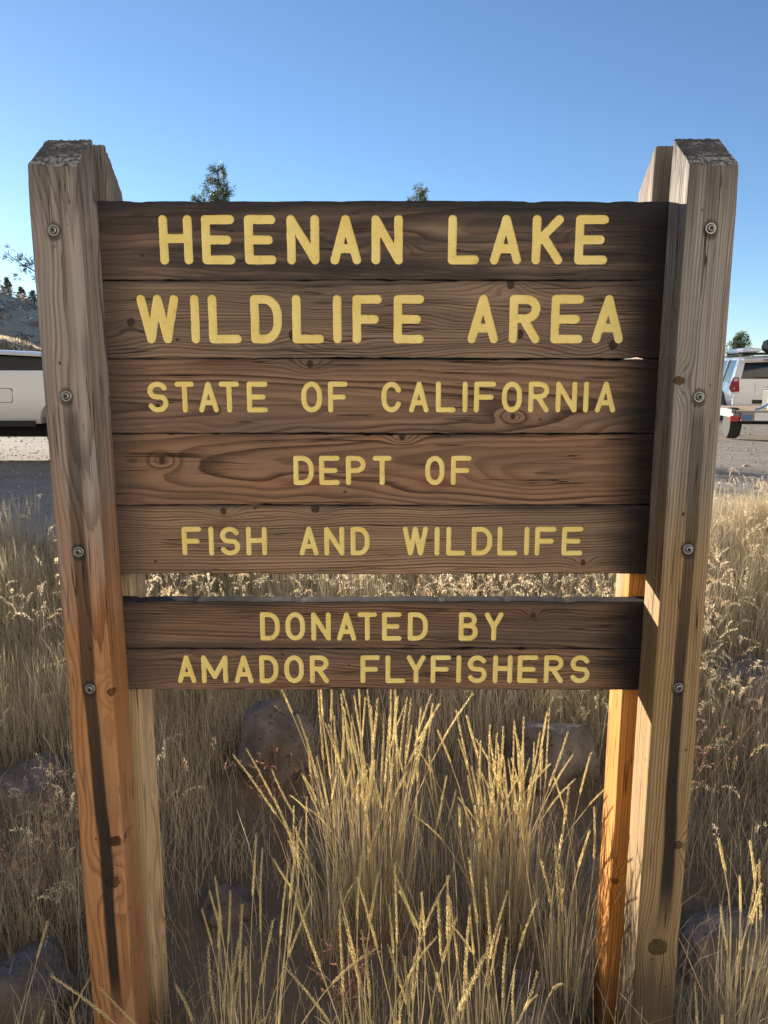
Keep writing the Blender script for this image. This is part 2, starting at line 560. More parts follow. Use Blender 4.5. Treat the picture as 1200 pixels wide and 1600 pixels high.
def letter_mesh(field):
    pts = []; lev = []; edges = []
    for lvl, dep in ((-0.0001, 0.0003), (-0.0005, 0.0014), (-0.0021, 0.0016)):
        for lp in contours(*field, lvl):
            n0 = len(pts)
            pts += [Vector(p) for p in lp]; lev += [dep] * len(lp)
            edges += [(n0 + i, n0 + (i + 1) % len(lp)) for i in range(len(lp))]
    ov, oe, of, ovi, oei, ofi = delaunay_2d_cdt(pts, edges, [], 0, 1e-6)
    bm = bmesh.new()
    vsn = []
    for i, p in enumerate(ov):
        dep = lev[ovi[i][0]] if ovi[i] else 0.0026
        vsn.append(bm.verts.new((p.x, dep, p.y)))
    for fc in of:
        cx = sum(ov[i].x for i in fc) / len(fc); cz = sum(ov[i].y for i in fc) / len(fc)
        if sample(field, cx, cz) < -0.00005:
            try: bm.faces.new([vsn[i] for i in fc])
            except ValueError: pass
    bmesh.ops.delete(bm, geom=[v for v in bm.verts if not v.link_faces], context='VERTS')
    return mesh_bm('letter', bm, False)


BT = 0.038      # board thickness


def board_mesh(w, zbl, zbr, ztl, ztr, fields, seed, lap=0.0, lap_to=9.0):
    """board from x=-w..w, with slightly uneven long edges, holes where letters are routed"""
    rs = random.Random(seed)
    nx = int(2 * w / 0.011)
    chips = [(rs.uniform(-w, w), rs.uniform(0.004, 0.016), rs.uniform(0.0006, 0.0022), rs.random() < 0.6) for _ in range(16)]

    def ez(x, top):
        a = (x + w) / (2 * w)
        z = (ztl * (1 - a) + ztr * a) if top else (zbl * (1 - a) + zbr * a)
        z += 0.0006 * math.sin(x * 9 + seed) + 0.00035 * math.sin(x * 53 + seed * 3) + 0.0002 * math.sin(x * 170 + seed)
        for cx, cw, cd_, tp in chips:
            if tp == top:
                q = abs(x - cx) / cw
                if q < 1: z += (-1 if top else 1) * cd_ * (1 - q * q)
        return z
    ring = []
    for i in range(nx + 1): ring.append((-w + 2 * w * i / nx, 0, -1))
    for i in range(nx + 1): ring.append((w - 2 * w * i / nx, 1, 1))
    outer = []; inner = []
    e = 0.0013
    for x, top, s in ring:
        zo = ez(x, bool(top))
        outer.append((x, zo))
        inner.append((max(-w + e, min(w - e, x)), zo - s * e * rs.uniform(0.7, 1.5)))
    pts = [Vector(p) for p in inner]; kind = [0] * len(inner)
    edges = [(i, (i + 1) % len(inner)) for i in range(len(inner))]
    zlo, zhi = min(p[1] for p in inner), max(p[1] for p in inner)
    for fld in fields:
        for lp in contours(*fld, 0.0):
            n0 = len(pts)
            pts += [Vector(p) for p in lp]; kind += [1] * len(lp)
            edges += [(n0 + i, n0 + (i + 1) % len(lp)) for i in range(len(lp))]
    for gx_ in np.arange(-w + 0.012, w - 0.01, 0.013):
        for gz_ in np.arange(zlo + 0.008, zhi - 0.006, 0.011):
            px, pz = gx_ + rs.uniform(-.002, .002), gz_ + rs.uniform(-.002, .002)
            if all(sample(f, px, pz) > 0.002 for f in fields):
                pts.append(Vector((px, pz))); kind.append(2)
    ov, oe, of, ovi, oei, ofi = delaunay_2d_cdt(pts, edges, [], 1, 1e-6)
    bm = bmesh.new()
    vsn = []; ringmap = {}; rim = {}
    for i, p in enumerate(ov):
        y = 0.0009 * mnoise.noise(Vector((p.x * 5, p.y * 22, seed))) + 0.0005 * mnoise.noise(Vector((p.x * 30, p.y * 60, seed)))
        k = ovi[i][0] if ovi[i] else -1
        if k >= 0 and kind[k] == 1: y = 0.0003 * mnoise.noise(Vector((p.x * 5, p.y * 22, seed)))
        v = bm.verts.new((p.x, y, p.y)); vsn.append(v)
        for q in ovi[i]:
            if q < len(inner): ringmap[q] = v
            elif kind[q] == 1: rim[q] = v
    for fc in of:
        cx = sum(ov[i].x for i in fc) / len(fc); cz = sum(ov[i].y for i in fc) / len(fc)
        if all(sample(f, cx, cz) > 0 for f in fields):
            try: bm.faces.new([vsn[i] for i in fc])
            except ValueError: pass
    # groove walls (bare wood lip)
    low = {q: bm.verts.new((v.co.x, 0.0009, v.co.z)) for q, v in rim.items()}
    for (a, b) in edges:
        if a in rim and b in rim and kind[a] == 1:
            try: bm.faces.new((rim[a], rim[b], low[b], low[a]))
            except ValueError: pass
    n = len(inner)
    r1 = [bm.verts.new((x, e * 1.1, z)) for x, z in outer]
    r2 = [bm.verts.new((x, BT - 0.002, z - (lap if (s < 0 and x < lap_to) else 0.0))) for (x, z), (_x, _t, s) in zip(outer, ring)]
    r3 = [bm.verts.new((x, BT, z - (lap if (s < 0 and x < lap_to) else 0.0))) for (x, z), (_x, _t, s) in zip(inner, ring)]
    for i in range(n):
        j = (i + 1) % n
        for A, B in (([ringmap.get(q) for q in (i, j)], [r1[i], r1[j]]), ([r1[i], r1[j]], [r2[i], r2[j]]), ([r2[i], r2[j]], [r3[i], r3[j]])):
            if A[0] is None or A[1] is None or A[0] is A[1]: continue
            try: bm.faces.new((A[0], A[1], B[1], B[0]))
            except ValueError: pass
    half = n // 2
    for i in range(half - 1):
        try: bm.faces.new((r3[i], r3[i + 1], r3[n - 2 - i], r3[n - 1 - i]))
        except ValueError: pass
    return mesh_bm('board', bm)


SIGN = empty('wildlife_sign', (0, 0, 0), 0, 'brown wooden plank sign with routed yellow lettering between square timber posts', 'sign')

ROWS = [
 (1.6739, 1.8138, 1.7024, 1.7895, 0.0081, [('H', -0.414, -0.353), ('E', -0.336, -0.275), ('E', -0.257, -0.199), ('N', -0.179, -0.119), ('A', -0.099, -0.042), ('N', -0.023, 0.035), ('L', 0.118, 0.176), ('A', 0.196, 0.254), ('K', 0.273, 0.33), ('E', 0.352, 0.413)]),
 (1.5317, 1.6739, 1.5595, 1.648, 0.0081, [('W', -0.462, -0.384), ('I', -0.363, -0.345), ('L', -0.329, -0.268), ('D', -0.25, -0.191), ('L', -0.172, -0.113), ('I', -0.096, -0.079), ('F', -0.059, -0.004), ('E', 0.018, 0.075), ('A', 0.157, 0.215), ('R', 0.235, 0.293), ('E', 0.313, 0.374), ('A', 0.391, 0.45)]),
 (1.3899, 1.5317, 1.4302, 1.4888, 0.0050, [('S', -0.452, -0.412), ('T', -0.399, -0.362), ('A', -0.354, -0.316), ('T', -0.315, -0.276), ('E', -0.262, -0.222), ('O', -0.158, -0.118), ('F', -0.107, -0.069), ('C', -0.005, 0.034), ('A', 0.048, 0.086), ('L', 0.099, 0.137), ('I', 0.149, 0.161), ('F', 0.172, 0.214), ('O', 0.225, 0.264), ('R', 0.276, 0.316), ('N', 0.328, 0.369), ('I', 0.38, 0.392), ('A', 0.404, 0.443)]),
 (1.2499, 1.3899, 1.2897, 1.3472, 0.0050, [('D', -0.176, -0.136), ('E', -0.126, -0.086), ('P', -0.074, -0.035), ('T', -0.022, 0.015), ('O', 0.08, 0.118), ('F', 0.13, 0.17)]),
 (1.1110, 1.2499, 1.1489, 1.2071, 0.0050, [('F', -0.399, -0.36), ('I', -0.346, -0.336), ('S', -0.324, -0.284), ('H', -0.272, -0.231), ('A', -0.167, -0.129), ('N', -0.118, -0.078), ('D', -0.066, -0.028), ('W', 0.037, 0.087), ('I', 0.1, 0.11), ('L', 0.123, 0.161), ('D', 0.173, 0.214), ('L', 0.224, 0.264), ('I', 0.277, 0.287), ('F', 0.298, 0.34), ('E', 0.351, 0.393)]),
 (0.9551, 1.0541, 0.9714, 1.0314, 0.0051, [('D', -0.25, -0.21), ('O', -0.199, -0.159), ('N', -0.147, -0.107), ('A', -0.095, -0.056), ('T', -0.053, -0.014), ('E', -0.004, 0.036), ('D', 0.048, 0.089), ('B', 0.151, 0.19), ('Y', 0.203, 0.241)]),
 (0.8663, 0.9551, 0.8809, 0.9408, 0.0051, [('A', -0.421, -0.383), ('M', -0.372, -0.318), ('A', -0.305, -0.266), ('D', -0.254, -0.215), ('O', -0.203, -0.163), ('R', -0.151, -0.112), ('F', -0.048, -0.008), ('L', 0.003, 0.044), ('Y', 0.046, 0.085), ('F', 0.095, 0.137), ('I', 0.147, 0.158), ('S', 0.17, 0.21), ('H', 0.222, 0.262), ('E', 0.272, 0.314), ('R', 0.326, 0.366), ('S', 0.379, 0.42)]),
]
BW = 0.61       # half length: the planks run on between the front and rear posts

# yellow paint, worn through in small flecks
g = G('yellow_sign_paint')
v, x, y, z = g.obj()
n1 = g.noise(v, 14, 4); n2 = g.noise(v, 420, 3); n3 = g.noise(v, 90, 4, 0.7)
gr = g.noise(g.xyz(g.mul(x, 14), g.mul(y, 300), g.mul(z, 520)), 1.0, 4, 0.6)
c = g.mix(g.sm(0.3, 0.7, n1), (0.80, 0.62, 0.20), (0.87, 0.72, 0.29))
c = g.mix(g.mul(g.sm(0.55, 0.75, gr), 0.35), c, (0.52, 0.40, 0.15))
c = g.mix(g.mul(g.sm(0.6, 0.68, n3), 0.5), c, (0.50, 0.38, 0.17))
c = g.mix(g.mul(g.sm(0.71, 0.74, g.add(g.mul(n3, 0.6), g.mul(gr, 0.4))), 0.9), c, (0.12, 0.075, 0.05))
PAINT = g.out(g.bsdf(c, 0.62, g.bump(g.add(g.mul(n2, 0.35), g.add(n3, g.mul(gr, 0.9))), 0.5, 0.0009), 0, 0.25))

# knots per board, board-local (along x, height z relative to board centre, radius)
BKNOTS = [
    [(0.02, -0.012, 0.010), (0.36, 0.012, 0.006)],
    [(-0.475, -0.004, 0.009), (-0.17, -0.028, 0.012), (0.255, -0.026, 0.009), (0.432, -0.046, 0.010), (0.235, 0.064, 0.009)],
    [(0.247, -0.038, 0.006), (-0.14, 0.06, 0.008)],
    [(-0.43, 0.018, 0.008), (0.035, 0.064, 0.007)],
    [(-0.315, 0.058, 0.008), (-0.135, 0.063, 0.010), (0.395, -0.047, 0.007)],
    [(0.3, 0.02, 0.006)],
    [(-0.2, 0.0, 0.005)],
]
# across, depth of the heart of the tree behind the face, slant; ring density
BPITH = [(0.03, 0.055, 0.035), (0.12, 0.08, 0.02), (-0.02, 0.05, -0.05), (0.01, 0.045, 0.055), (-0.16, 0.1, 0.02), (-0.09, 0.09, -0.02), (0.08, 0.08, 0.03)]
BFREQ = [140, 190, 115, 105, 210, 220, 190]
BEARLY = [(0.22, 0.152, 0.115), (0.31, 0.215, 0.155), (0.30, 0.185, 0.125), (0.32, 0.183, 0.117), (0.37, 0.245, 0.165), (0.26, 0.158, 0.105), (0.285, 0.17, 0.112)]
BLATE = (0.06, 0.029, 0.02)


def board_extra(i, h):
    top = h / 2
    top_amt = [0.97, 0.4, 0.35, 0.3, 0.75, 0.85, 0.25][i]
    top_w = [0.05, 0.018, 0.014, 0.012, 0.014, 0.02, 0.012][i]

    def top_edge(c):
        g = c['g']
        return g.mul(g.sm(top - top_w, top, g.add(c['W'], g.mul(g.sub(c['blot'], 0.5), 0.03))), top_amt)

    def right_end(c):
        g = c['g']
        q = g.add(c['L'], g.add(g.mul(g.sub(c['blot'], 0.5), 0.05), g.mul(g.sub(c['fib2'], 0.5), 0.03)))
        return g.mul(g.sm(0.40, 0.505, q), 0.96)

    def left_end(c):
        g = c['g']
        q = g.add(c['L'], g.add(g.mul(g.sub(c['blot'], 0.5), 0.08), g.mul(g.sub(c['fib2'], 0.5), 0.04)))
        return g.mul(g.sm(-0.43, -0.53, q), 0.7)

    def soot(c):
        g = c['g']
        amt = [0.95, 0.35, 0.25, 0.2, 0.2, 0.55, 0.5][i]
        return g.mul(g.sm(0.36, 0.62, g.add(g.mul(c['blot'], 0.6), g.mul(c['fib2'], 0.4))), amt)

    def rust(c):
        g = c['g']
        n = g.noise(g.xyz(g.add(g.mul(c['L'], 5), i * 7.1), g.mul(c['W'], 22), 0.0), 1.0, 2)
        return g.mul(g.sm(0.6, 0.74, n), 0.5)
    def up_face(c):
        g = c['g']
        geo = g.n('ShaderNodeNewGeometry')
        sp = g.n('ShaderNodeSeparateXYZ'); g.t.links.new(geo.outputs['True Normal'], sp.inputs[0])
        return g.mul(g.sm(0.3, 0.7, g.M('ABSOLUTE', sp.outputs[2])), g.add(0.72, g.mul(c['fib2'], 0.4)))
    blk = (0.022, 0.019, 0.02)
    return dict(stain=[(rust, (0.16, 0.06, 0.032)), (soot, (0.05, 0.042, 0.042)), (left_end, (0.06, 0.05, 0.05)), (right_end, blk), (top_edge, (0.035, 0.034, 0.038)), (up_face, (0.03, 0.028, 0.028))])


DZ = [(0, 0, 0, 0), (0, 0.0, 0, 0.0), (0, 0, 0, -0.0016), (0, 0, 0, -0.0014), (0, 0, 0, 0), (0, 0, 0, 0), (0, 0, 0, 0)]
for i, (zb, zt, lz0, lz1, rad, chars) in enumerate(ROWS):
    zc = (zb + zt) / 2
    h = zt - zb
    gap = 0.0003
    fields = []
    for k, (ch, xa, xb) in enumerate(chars):
        fields.append(letter_field(ch, xa, xb, lz0 - zc, lz1 - zc, rad, i * 31 + k * 7.3))
    a, b, c_, d_ = DZ[i]
    bmh = board_mesh(BW, -h / 2 + gap, -h / 2 + gap + b, h / 2 - gap + c_, h / 2 - gap + d_, fields, i + 1, 0.0045 if i in (0, 1, 2, 3, 5) else 0.0, 0.465 if i == 1 else 9.0)
    mat = wood('weathered_plank', 'x', 11.3 * (i + 1), BEARLY[i], BLATE, (0.25, 0.205, 0.175), 0.28, BFREQ[i], BPITH[i], BKNOTS[i], board_extra(i, h), relief=1.0, late_amt=0.97)
    bo = link('board', bmh, mat, SIGN, (0, [0.001, 0.0, 0.0012, 0.0005, 0.0, 0.0016, 0.0][i], zc))
    bo['label'] = ['dark sooty top plank reading HEENAN LAKE', 'plank reading WILDLIFE AREA', 'plank reading STATE OF CALIFORNIA', 'plank reading DEPT OF', 'paler plank reading FISH AND WILDLIFE', 'narrow plank reading DONATED BY', 'narrow lowest plank reading AMADOR FLYFISHERS'][i]
    for f in fields:
        link('letter', letter_mesh(f), PAINT, bo)


# ------------------------------------------------------------------ posts: ridged timber, sloped caps
def post_mesh(x0, x1, y0, y1, zlow, z_front, z_back, seed, nick=()):
    """four-by-four with raised grain; cap slopes from z_front (at y0) to z_back (at y1)"""
    rs = random.Random(seed)
    per = []
    n = 30
    rc = 0.004
    w, d = x1 - x0, y1 - y0
    for k in range(n): per.append((x0 + rc + (w - 2 * rc) * k / (n - 1), y0, 0, -1))
    for a in (-60, -30): per.append((x1 - rc + rc * math.cos(R(a)), y0 + rc + rc * math.sin(R(a)), math.cos(R(a)), math.sin(R(a))))
    for k in range(n): per.append((x1, y0 + rc + (d - 2 * rc) * k / (n - 1), 1, 0))
    for a in (30, 60): per.append((x1 - rc + rc * math.cos(R(a)), y1 - rc + rc * math.sin(R(a)), math.cos(R(a)), math.sin(R(a))))
    for k in range(n): per.append((x1 - rc - (w - 2 * rc) * k / (n - 1), y1, 0, 1))
    for a in (120, 150): per.append((x0 + rc + rc * math.cos(R(a)), y1 - rc + rc * math.sin(R(a)), math.cos(R(a)), math.sin(R(a))))
    for k in range(n): per.append((x0, y1 - rc - (d - 2 * rc) * k / (n - 1), -1, 0))
    for a in (210, 240): per.append((x0 + rc + rc * math.cos(R(a)), y0 + rc + rc * math.sin(R(a)), math.cos(R(a)), math.sin(R(a))))
    m = len(per)
    ridge = [rs.uniform(-1, 1) for _ in range(m)]
    lv = np.concatenate([np.linspace(0, 0.8, 30), np.linspace(0.82, 1.0, 26)])
    bm = bmesh.new()
    rings = []
    for li, s in enumerate(lv):
        rg = []
        for k, (px, py, nx_, ny_) in enumerate(per):
            ztop = z_front + (z_back - z_front) * min(1, max(0, (py - y0) / d))
            zz = zlow + (ztop - zlow) * s
            if s == 1.0: zz += rs.uniform(-0.0016, 0.0006)
            amp = 0.00035 + 0.0007 * max(0, s - 0.55) / 0.45
            off = amp * ridge[k] * (0.7 + 0.5 * mnoise.noise(Vector((k * 0.7, zz * 2.0, seed)))) + 0.0012 * mnoise.noise(Vector((px * 8 + seed, py * 8, zz * 3)))
            if s > 0.97: off -= 0.001 * (s - 0.97) / 0.03 * (1 + rs.uniform(0, 1.5))
            rg.append(bm.verts.new((px + nx_ * off, py + ny_ * off, zz)))
        rings.append(rg)
    for A, B in zip(rings[:-1], rings[1:]):
        for k in range(m):
            bm.faces.new((A[k], A[(k + 1) % m], B[(k + 1) % m], B[k]))
    # cap as strips front to back so that it can be uneven
    top = rings[-1]
    prev = top
    cx, cyy = (x0 + x1) / 2, (y0 + y1) / 2
    for q in (0.86, 0.66, 0.4, 0.15):
        cur = []
        for k, v in enumerate(top):
            px, py = cx + (v.co.x - cx) * q, cyy + (v.co.y - cyy) * q
            zz = z_front + (z_back - z_front) * min(1, max(0, (py - y0) / d)) + rs.uniform(-0.0006, 0.0005)
            cur.append(bm.verts.new((px, py, zz)))
        for k in range(m):
            bm.faces.new((prev[k], prev[(k + 1) % m], cur[(k + 1) % m], cur[k]))
        prev = cur
    bm.faces.new(prev)
    me = mesh_bm('post', bm)
    for p in me.polygons: p.use_smooth = True
    me.set_sharp_from_angle(angle=R(38))
    return me


def post_extra(z_top, bolts, streak, wet, lean, seed, warm_from=1.3, silver=0.85, cap=True):
    """stains for a post in its own coordinates (origin at ground)"""
    def grey(c):
        g = c['g']
        q = g.add(c['L'], g.mul(g.sub(c['blot'], 0.5), 0.9))
        return g.mul(g.sm(warm_from - 0.35, z_top - 0.35, q), silver)

    def run(c):
        g = c['g']
        bx, z1, z0 = streak
        xx = g.sub(g.sub(c['W'], bx), g.add(g.mul(c['n1'], 0.03), g.mul(g.sub(z1, c['L']), lean)))
        wv = g.add(0.0115, g.mul(c['blot'], 0.007))
        m = g.M('SUBTRACT', 1.0, g.M('DIVIDE', g.M('ABSOLUTE', xx), wv), clamp=True)
        m = g.sm(0.0, 0.42, g.mul(m, g.add(0.6, g.mul(c['fib2'], 0.8))))
        up = g.mul(g.sm(z1 + 0.004, z1 - 0.05, c['L']), g.add(0.62, g.mul(g.sm(z1, z0 + 0.35, c['L']), 0.38)))
        return g.mul(g.mul(m, up), g.mul(g.sm(z0 - 0.03, z0 + 0.14, c['L']), 0.96))

    def base(c):
        g = c['g']
        q = g.add(c['L'], g.add(g.mul(g.sub(c['blot'], 0.5), 0.35), g.mul(c['n1'], 0.3)))
        return g.mul(g.sm(wet + 0.16, wet - 0.12, q), 0.75)

    def capd(c):
        g = c['g']
        n = g.noise(c['v'], 40, 4)
        q = g.add(c['L'], g.mul(g.sub(n, 0.5), 0.02))
        geo = g.n('ShaderNodeNewGeometry')
        sp = g.n('ShaderNodeSeparateXYZ'); g.t.links.new(geo.outputs['Normal'], sp.inputs[0])
        up = g.sm(0.35, 0.6, sp.outputs[2])
        return g.M('MAXIMUM', g.mul(up, 0.95), g.mul(g.sm(z_top - 0.13, z_top + 0.02, g.add(q, g.mul(g.sub(c['fib2'], 0.5), 0.22))), 0.6))

    def lichen(c):
        g = c['g']
        n = g.noise(c['v'], 110, 5, 0.7)
        n2 = g.noise(c['v'], 16, 2)
        geo = g.n('ShaderNodeNewGeometry')
        sp = g.n('ShaderNodeSeparateXYZ'); g.t.links.new(geo.outputs['Normal'], sp.inputs[0])
        up = g.sm(0.35, 0.6, sp.outputs[2])
        return g.mul(up, g.mul(g.sm(0.44, 0.60, n), g.mul(g.sm(0.36, 0.55, n2), 0.8)))
    def scar(c):
        g = c['g']
        n = g.sub(g.noise(c['v'], 60, 4, 0.7), 0.5)
        a = g.add(g.mul(g.sub(c['L'], 0.583), 90.0), g.mul(n, 1.8)); b = g.add(g.mul(g.sub(c['W'], 0.026), 52.0), g.mul(n, 2.6))
        d = g.add(g.mul(a, a), g.mul(b, b))
        return g.mul(g.sm(1.4, 0.5, d), g.mul(g.sm(-0.02, -0.06, c['D']), 0.9))
    st = [(base, (0.045, 0.04, 0.036))]
    if seed == 3: st.append((scar, (0.035, 0.02, 0.015)))
    def ring(c):
        g = c['g']; m = None
        n = g.sub(g.noise(c['v'], 120, 3), 0.5)
        for bx, bz in bolts:
            a = g.sub(c['W'], bx); b = g.sub(c['L'], bz - 0.002)
            d = g.add(g.M('SQRT', g.add(g.mul(a, a), g.mul(g.mul(b, b), 0.6))), g.mul(n, 0.006))
            k = g.sm(0.0165, 0.0095, d)
            m = k if m is None else g.M('MAXIMUM', m, k)
        return g.mul(m, g.mul(g.sm(-0.06, -0.08, c['D']), 0.8))
    if bolts: st.append((ring, (0.05, 0.038, 0.032)))
    if streak: st.append((run, (0.026, 0.023, 0.022)))
    st += [(capd, (0.075, 0.07, 0.07)), (lichen, (0.46, 0.44, 0.42))]
    return dict(grey=grey, stain=st)


g = G('zinc_bolt')
v, x, y, z = g.obj()
nb = g.noise(v, 300, 3)
BOLT = g.out(g.bsdf(g.mix(nb, (0.16, 0.165, 0.17), (0.46, 0.47, 0.47)), g.add(0.28, g.mul(nb, 0.3)), None, 0.9))
BOLT_DK = plain('bolt_recess', (0.03, 0.028, 0.025), 0.7)


def bolt_mesh():
    bm = bmesh.new()
    prof = [(0.0096, 0.0), (0.0096, 0.0012), (0.0090, 0.0017), (0.0072, 0.0016), (0.0069, 0.0006), (0.0064, 0.0006), (0.0062, 0.0030), (0.0054, 0.0044), (0.0044, 0.0049), (0.0036, 0.0049), (0.0031, 0.0022), (0.0, 0.0022)]
    n = 24
    rings = []
    for k, (r_, hgt) in enumerate(prof):
        rg = []
        for i in range(n):
            a = 2 * math.pi * i / n
            rr = r_ * (1 + (0.16 * math.cos(6 * a) if k in (9, 10) else 0))
            rg.append(bm.verts.new((rr * math.cos(a), -hgt, rr * math.sin(a))))
        rings.append(rg)
    for A, B in zip(rings[:-1], rings[1:]):
        for i in range(n):
            f_ = bm.faces.new((A[i], A[(i + 1) % n], B[(i + 1) % n], B[i]))
            ra = (A[0].co.xz.length, B[0].co.xz.length)
            if max(ra) < 0.0038 or (max(ra) < 0.00725 and min(ra) > 0.0060 and A[0].co.y > -0.0018): f_.material_index = 1
    bmesh.ops.remove_doubles(bm, verts=bm.verts[:], dist=1e-6)
    me = mesh_bm('bolt', bm, True)
    me.set_sharp_from_angle(angle=R(35))
    return me


BOLT_ME = bolt_mesh()
BOLT_ME.materials.append(BOLT); BOLT_ME.materials.append(BOLT_DK)
PD = 0.088
POSTS = [
    # x0, x1, y0, y1, zfront, zback, name, knots (z, x, r), streak(x offset, from z, to z), bolts
    dict(x=(-0.6095, -0.5225), y=(-PD, 0.0), zf=1.851, zb=1.917, label='left front post, silver above and orange brown below', seed=3,
         knots=[(0.4926, 0.018, 0.0135), (0.90, 0.041, 0.008)], streak=(-0.004, 1.4634, 0.15), lean=0.010, wet=0.02, early=(0.46, 0.235, 0.11), late=(0.20, 0.07, 0.03), pith=(0.03, 0.03, 0.022), freq=190,
         bolts=[(-0.5699, 1.7463), (-0.569, 1.4634), (-0.5678, 1.1774), (-0.5651, 0.9072)]),
    dict(x=(0.5195, 0.6060), y=(-PD, 0.0), zf=1.853, zb=1.919, label='right front post with sunlit inner side', seed=5,
         knots=[(0.343, 0.0, 0.019), (1.4906, -0.036, 0.008), (0.575, 0.025, 0.009)], streak=(0.003, 1.4623, 0.36), lean=0.004, wet=0.33, early=(0.37, 0.26, 0.14), late=(0.15, 0.075, 0.034), pith=(-0.11, 0.02, 0.01), freq=240,
         bolts=[(0.5631, 1.7495), (0.5645, 1.4623), (0.565, 1.1823), (0.5661, 0.9098)]),
    dict(x=(-0.6045, -0.5165), y=(0.040, 0.128), zf=1.921, zb=1.852, label='left rear post behind the planks', seed=8,
         knots=[(1.02, 0.03, 0.006)], streak=None, lean=0, wet=0.05, early=(0.62, 0.46, 0.28), late=(0.34, 0.21, 0.11), pith=(0.11, 0.1, 0.01), freq=200, bolts=[]),
    dict(x=(0.5020, 0.5900), y=(0.040, 0.128), zf=1.919, zb=1.852, label='right rear post, bright orange lower down', seed=9,
         knots=[(0.40, -0.035, 0.008)], streak=None, lean=0, wet=0.12, early=(0.60, 0.265, 0.065), late=(0.36, 0.12, 0.025), pith=(-0.1, 0.14, 0.012), freq=230, bolts=[]),
]
for P in POSTS:
    cx = sum(P['x']) / 2
    me = post_mesh(P['x'][0] - cx, P['x'][1] - cx, P['y'][0], P['y'][1], -0.35, P['zf'], P['zb'], P['seed'])
    ex = post_extra(min(P['zf'], P['zb']), [(bx - cx, bz) for bx, bz in P['bolts']], P['streak'], P['wet'], P['lean'], P['seed'])
    mt = wood('post_timber', 'z', P['seed'] * 4.1, P['early'], P['late'], (0.34, 0.325, 0.325), 0.1, P['freq'], P['pith'], P['knots'], ex, face=P['y'][0], late_amt=0.95, warp=0.8)
    po = link('post', me, mt, SIGN, (cx, 0, 0))
    po['label'] = P['label']
    for bx, bz in P['bolts']:
        link('bolt', BOLT_ME, BOLT, po, (bx - cx, -PD - 0.0004, bz), (0, random.uniform(0, 6), 0))


# ------------------------------------------------------------------ boulders
g = G('lichen_rock')
v, x, y, z = g.obj()
n1 = g.noise(v, 6, 6, 0.62); n2 = g.noise(v, 38, 6, 0.65); n3 = g.noise(v, 9, 3)
c = g.mix(g.sm(0.3, 0.7, n1), (0.10, 0.082, 0.073), (0.22, 0.185, 0.165))
c = g.mix(g.mul(g.sm(0.56, 0.64, n2), 0.8), c, (0.05, 0.045, 0.042))
c = g.mix(g.mul(g.sm(0.62, 0.7, n3), g.mul(g.sm(0.45, 0.6, n2), 0.7)), c, (0.40, 0.38, 0.33))
ROCK = g.out(g.bsdf(c, 0.92, g.bump(g.add(n1, g.mul(n2, 0.6)), 0.8, 0.012), 0, 0.2))


def rock(loc, size, seed, label, sub=5, rz=0.0):
    bm = bmesh.new()
    bmesh.ops.create_icosphere(bm, subdivisions=sub, radius=0.5)
    rs = random.Random(seed)
    cuts = []
    for _ in range(20):
        d = Vector((rs.gauss(0, 1), rs.gauss(0, 1), rs.gauss(0, 0.8))).normalized()
        cuts.append((d, rs.uniform(0.30, 0.44)))
    o3 = Vector((seed * 3.1, seed * 1.7, 0))
    for v_ in bm.verts:
        p = v_.co.copy()
        for d, h_ in cuts:
            q = p.dot(d)
            if q > h_: p -= d * (q - h_) * 0.93
        p *= 1 + 0.10 * mnoise.noise(p * 2.6 + o3) + 0.05 * mnoise.noise(p * 7 + o3) + 0.022 * mnoise.noise(p * 19 + o3)
        v_.co = Vector((p.x * size[0], p.y * size[1], p.z * size[2]))
    me = mesh_bm('boulder', bm, True)
    o = link('boulder', me, ROCK, None, (loc[0], loc[1], gz(loc[0], loc[1]) + size[2] * loc[2]), (rs.uniform(-.15, .15), rs.uniform(-.15, .15), rz))
    tag(o, label, 'rock', 'boulders around the sign')
    return o


ROCKS = [  # x, y, sink; size; label
    ((-0.41, 1.08, 0.22), (0.35, 0.32, 0.34), 2, 'rounded brown boulder behind the sign, left of the bunchgrass'),
    ((0.62, 1.06, 0.22), (0.38, 0.32, 0.34), 5, 'dark speckled boulder behind the sign near the right rear post'),
    ((-1.17, 0.90, 0.08), (0.28, 0.32, 0.32), 8, 'brown boulder beside the left post, half hidden by grass'),
    ((-0.88, 0.12, 0.16), (0.38, 0.32, 0.22), 11, 'low broad boulder in the bottom left corner'),
    ((-0.44, 0.46, 0.02), (0.20, 0.18, 0.15), 14, 'small shaded rock at the foot of the left rear post'),
    ((1.58, 1.55, 0.14), (0.46, 0.36, 0.24), 17, 'broad boulder among grass right of the sign'),
    ((0.92, 0.30, 0.06), (0.44, 0.34, 0.20), 23, 'low greenish grey boulder at the foot of the right front post'),
    ((0.36, 0.10, 0.02), (0.26, 0.22, 0.14), 26, 'flat grey rock left of the right post base'),
]
for loc, size, seed, lab in ROCKS:
    rock(loc, size, seed, lab, 5, seed * 0.7)

# ------------------------------------------------------------------ dry grass
BLADE = leafy('dry_grass_blade', 0.45)
SEED = leafy('dry_seed_head', 0.5)


def in_post(x, y, m=0.012):
    b = np.zeros(len(x), bool)
    for P in POSTS:
        b |= (x > P['x'][0] - m) & (x < P['x'][1] + m) & (y > P['y'][0] - m) & (y < P['y'][1] + m)
    return b


def in_view(x, y, z, marg=0.12):
    """keeps plants where the camera or a step beside it can see them"""
    th = R(10.25); c_, s_ = math.cos(th), math.sin(th)
    dy = y + 1.457; dz = z - 1.5
    dep = dy * c_ - dz * s_
    u = x / np.maximum(dep, 0.05); w = -(dy * s_ + dz * c_) / np.maximum(dep, 0.05)
    return (dep > 0.1) & (np.abs(u) < 0.5085 + marg * (1 + 0.5 / np.maximum(dep, 0.3))) & (w < 0.678 + 0.30)


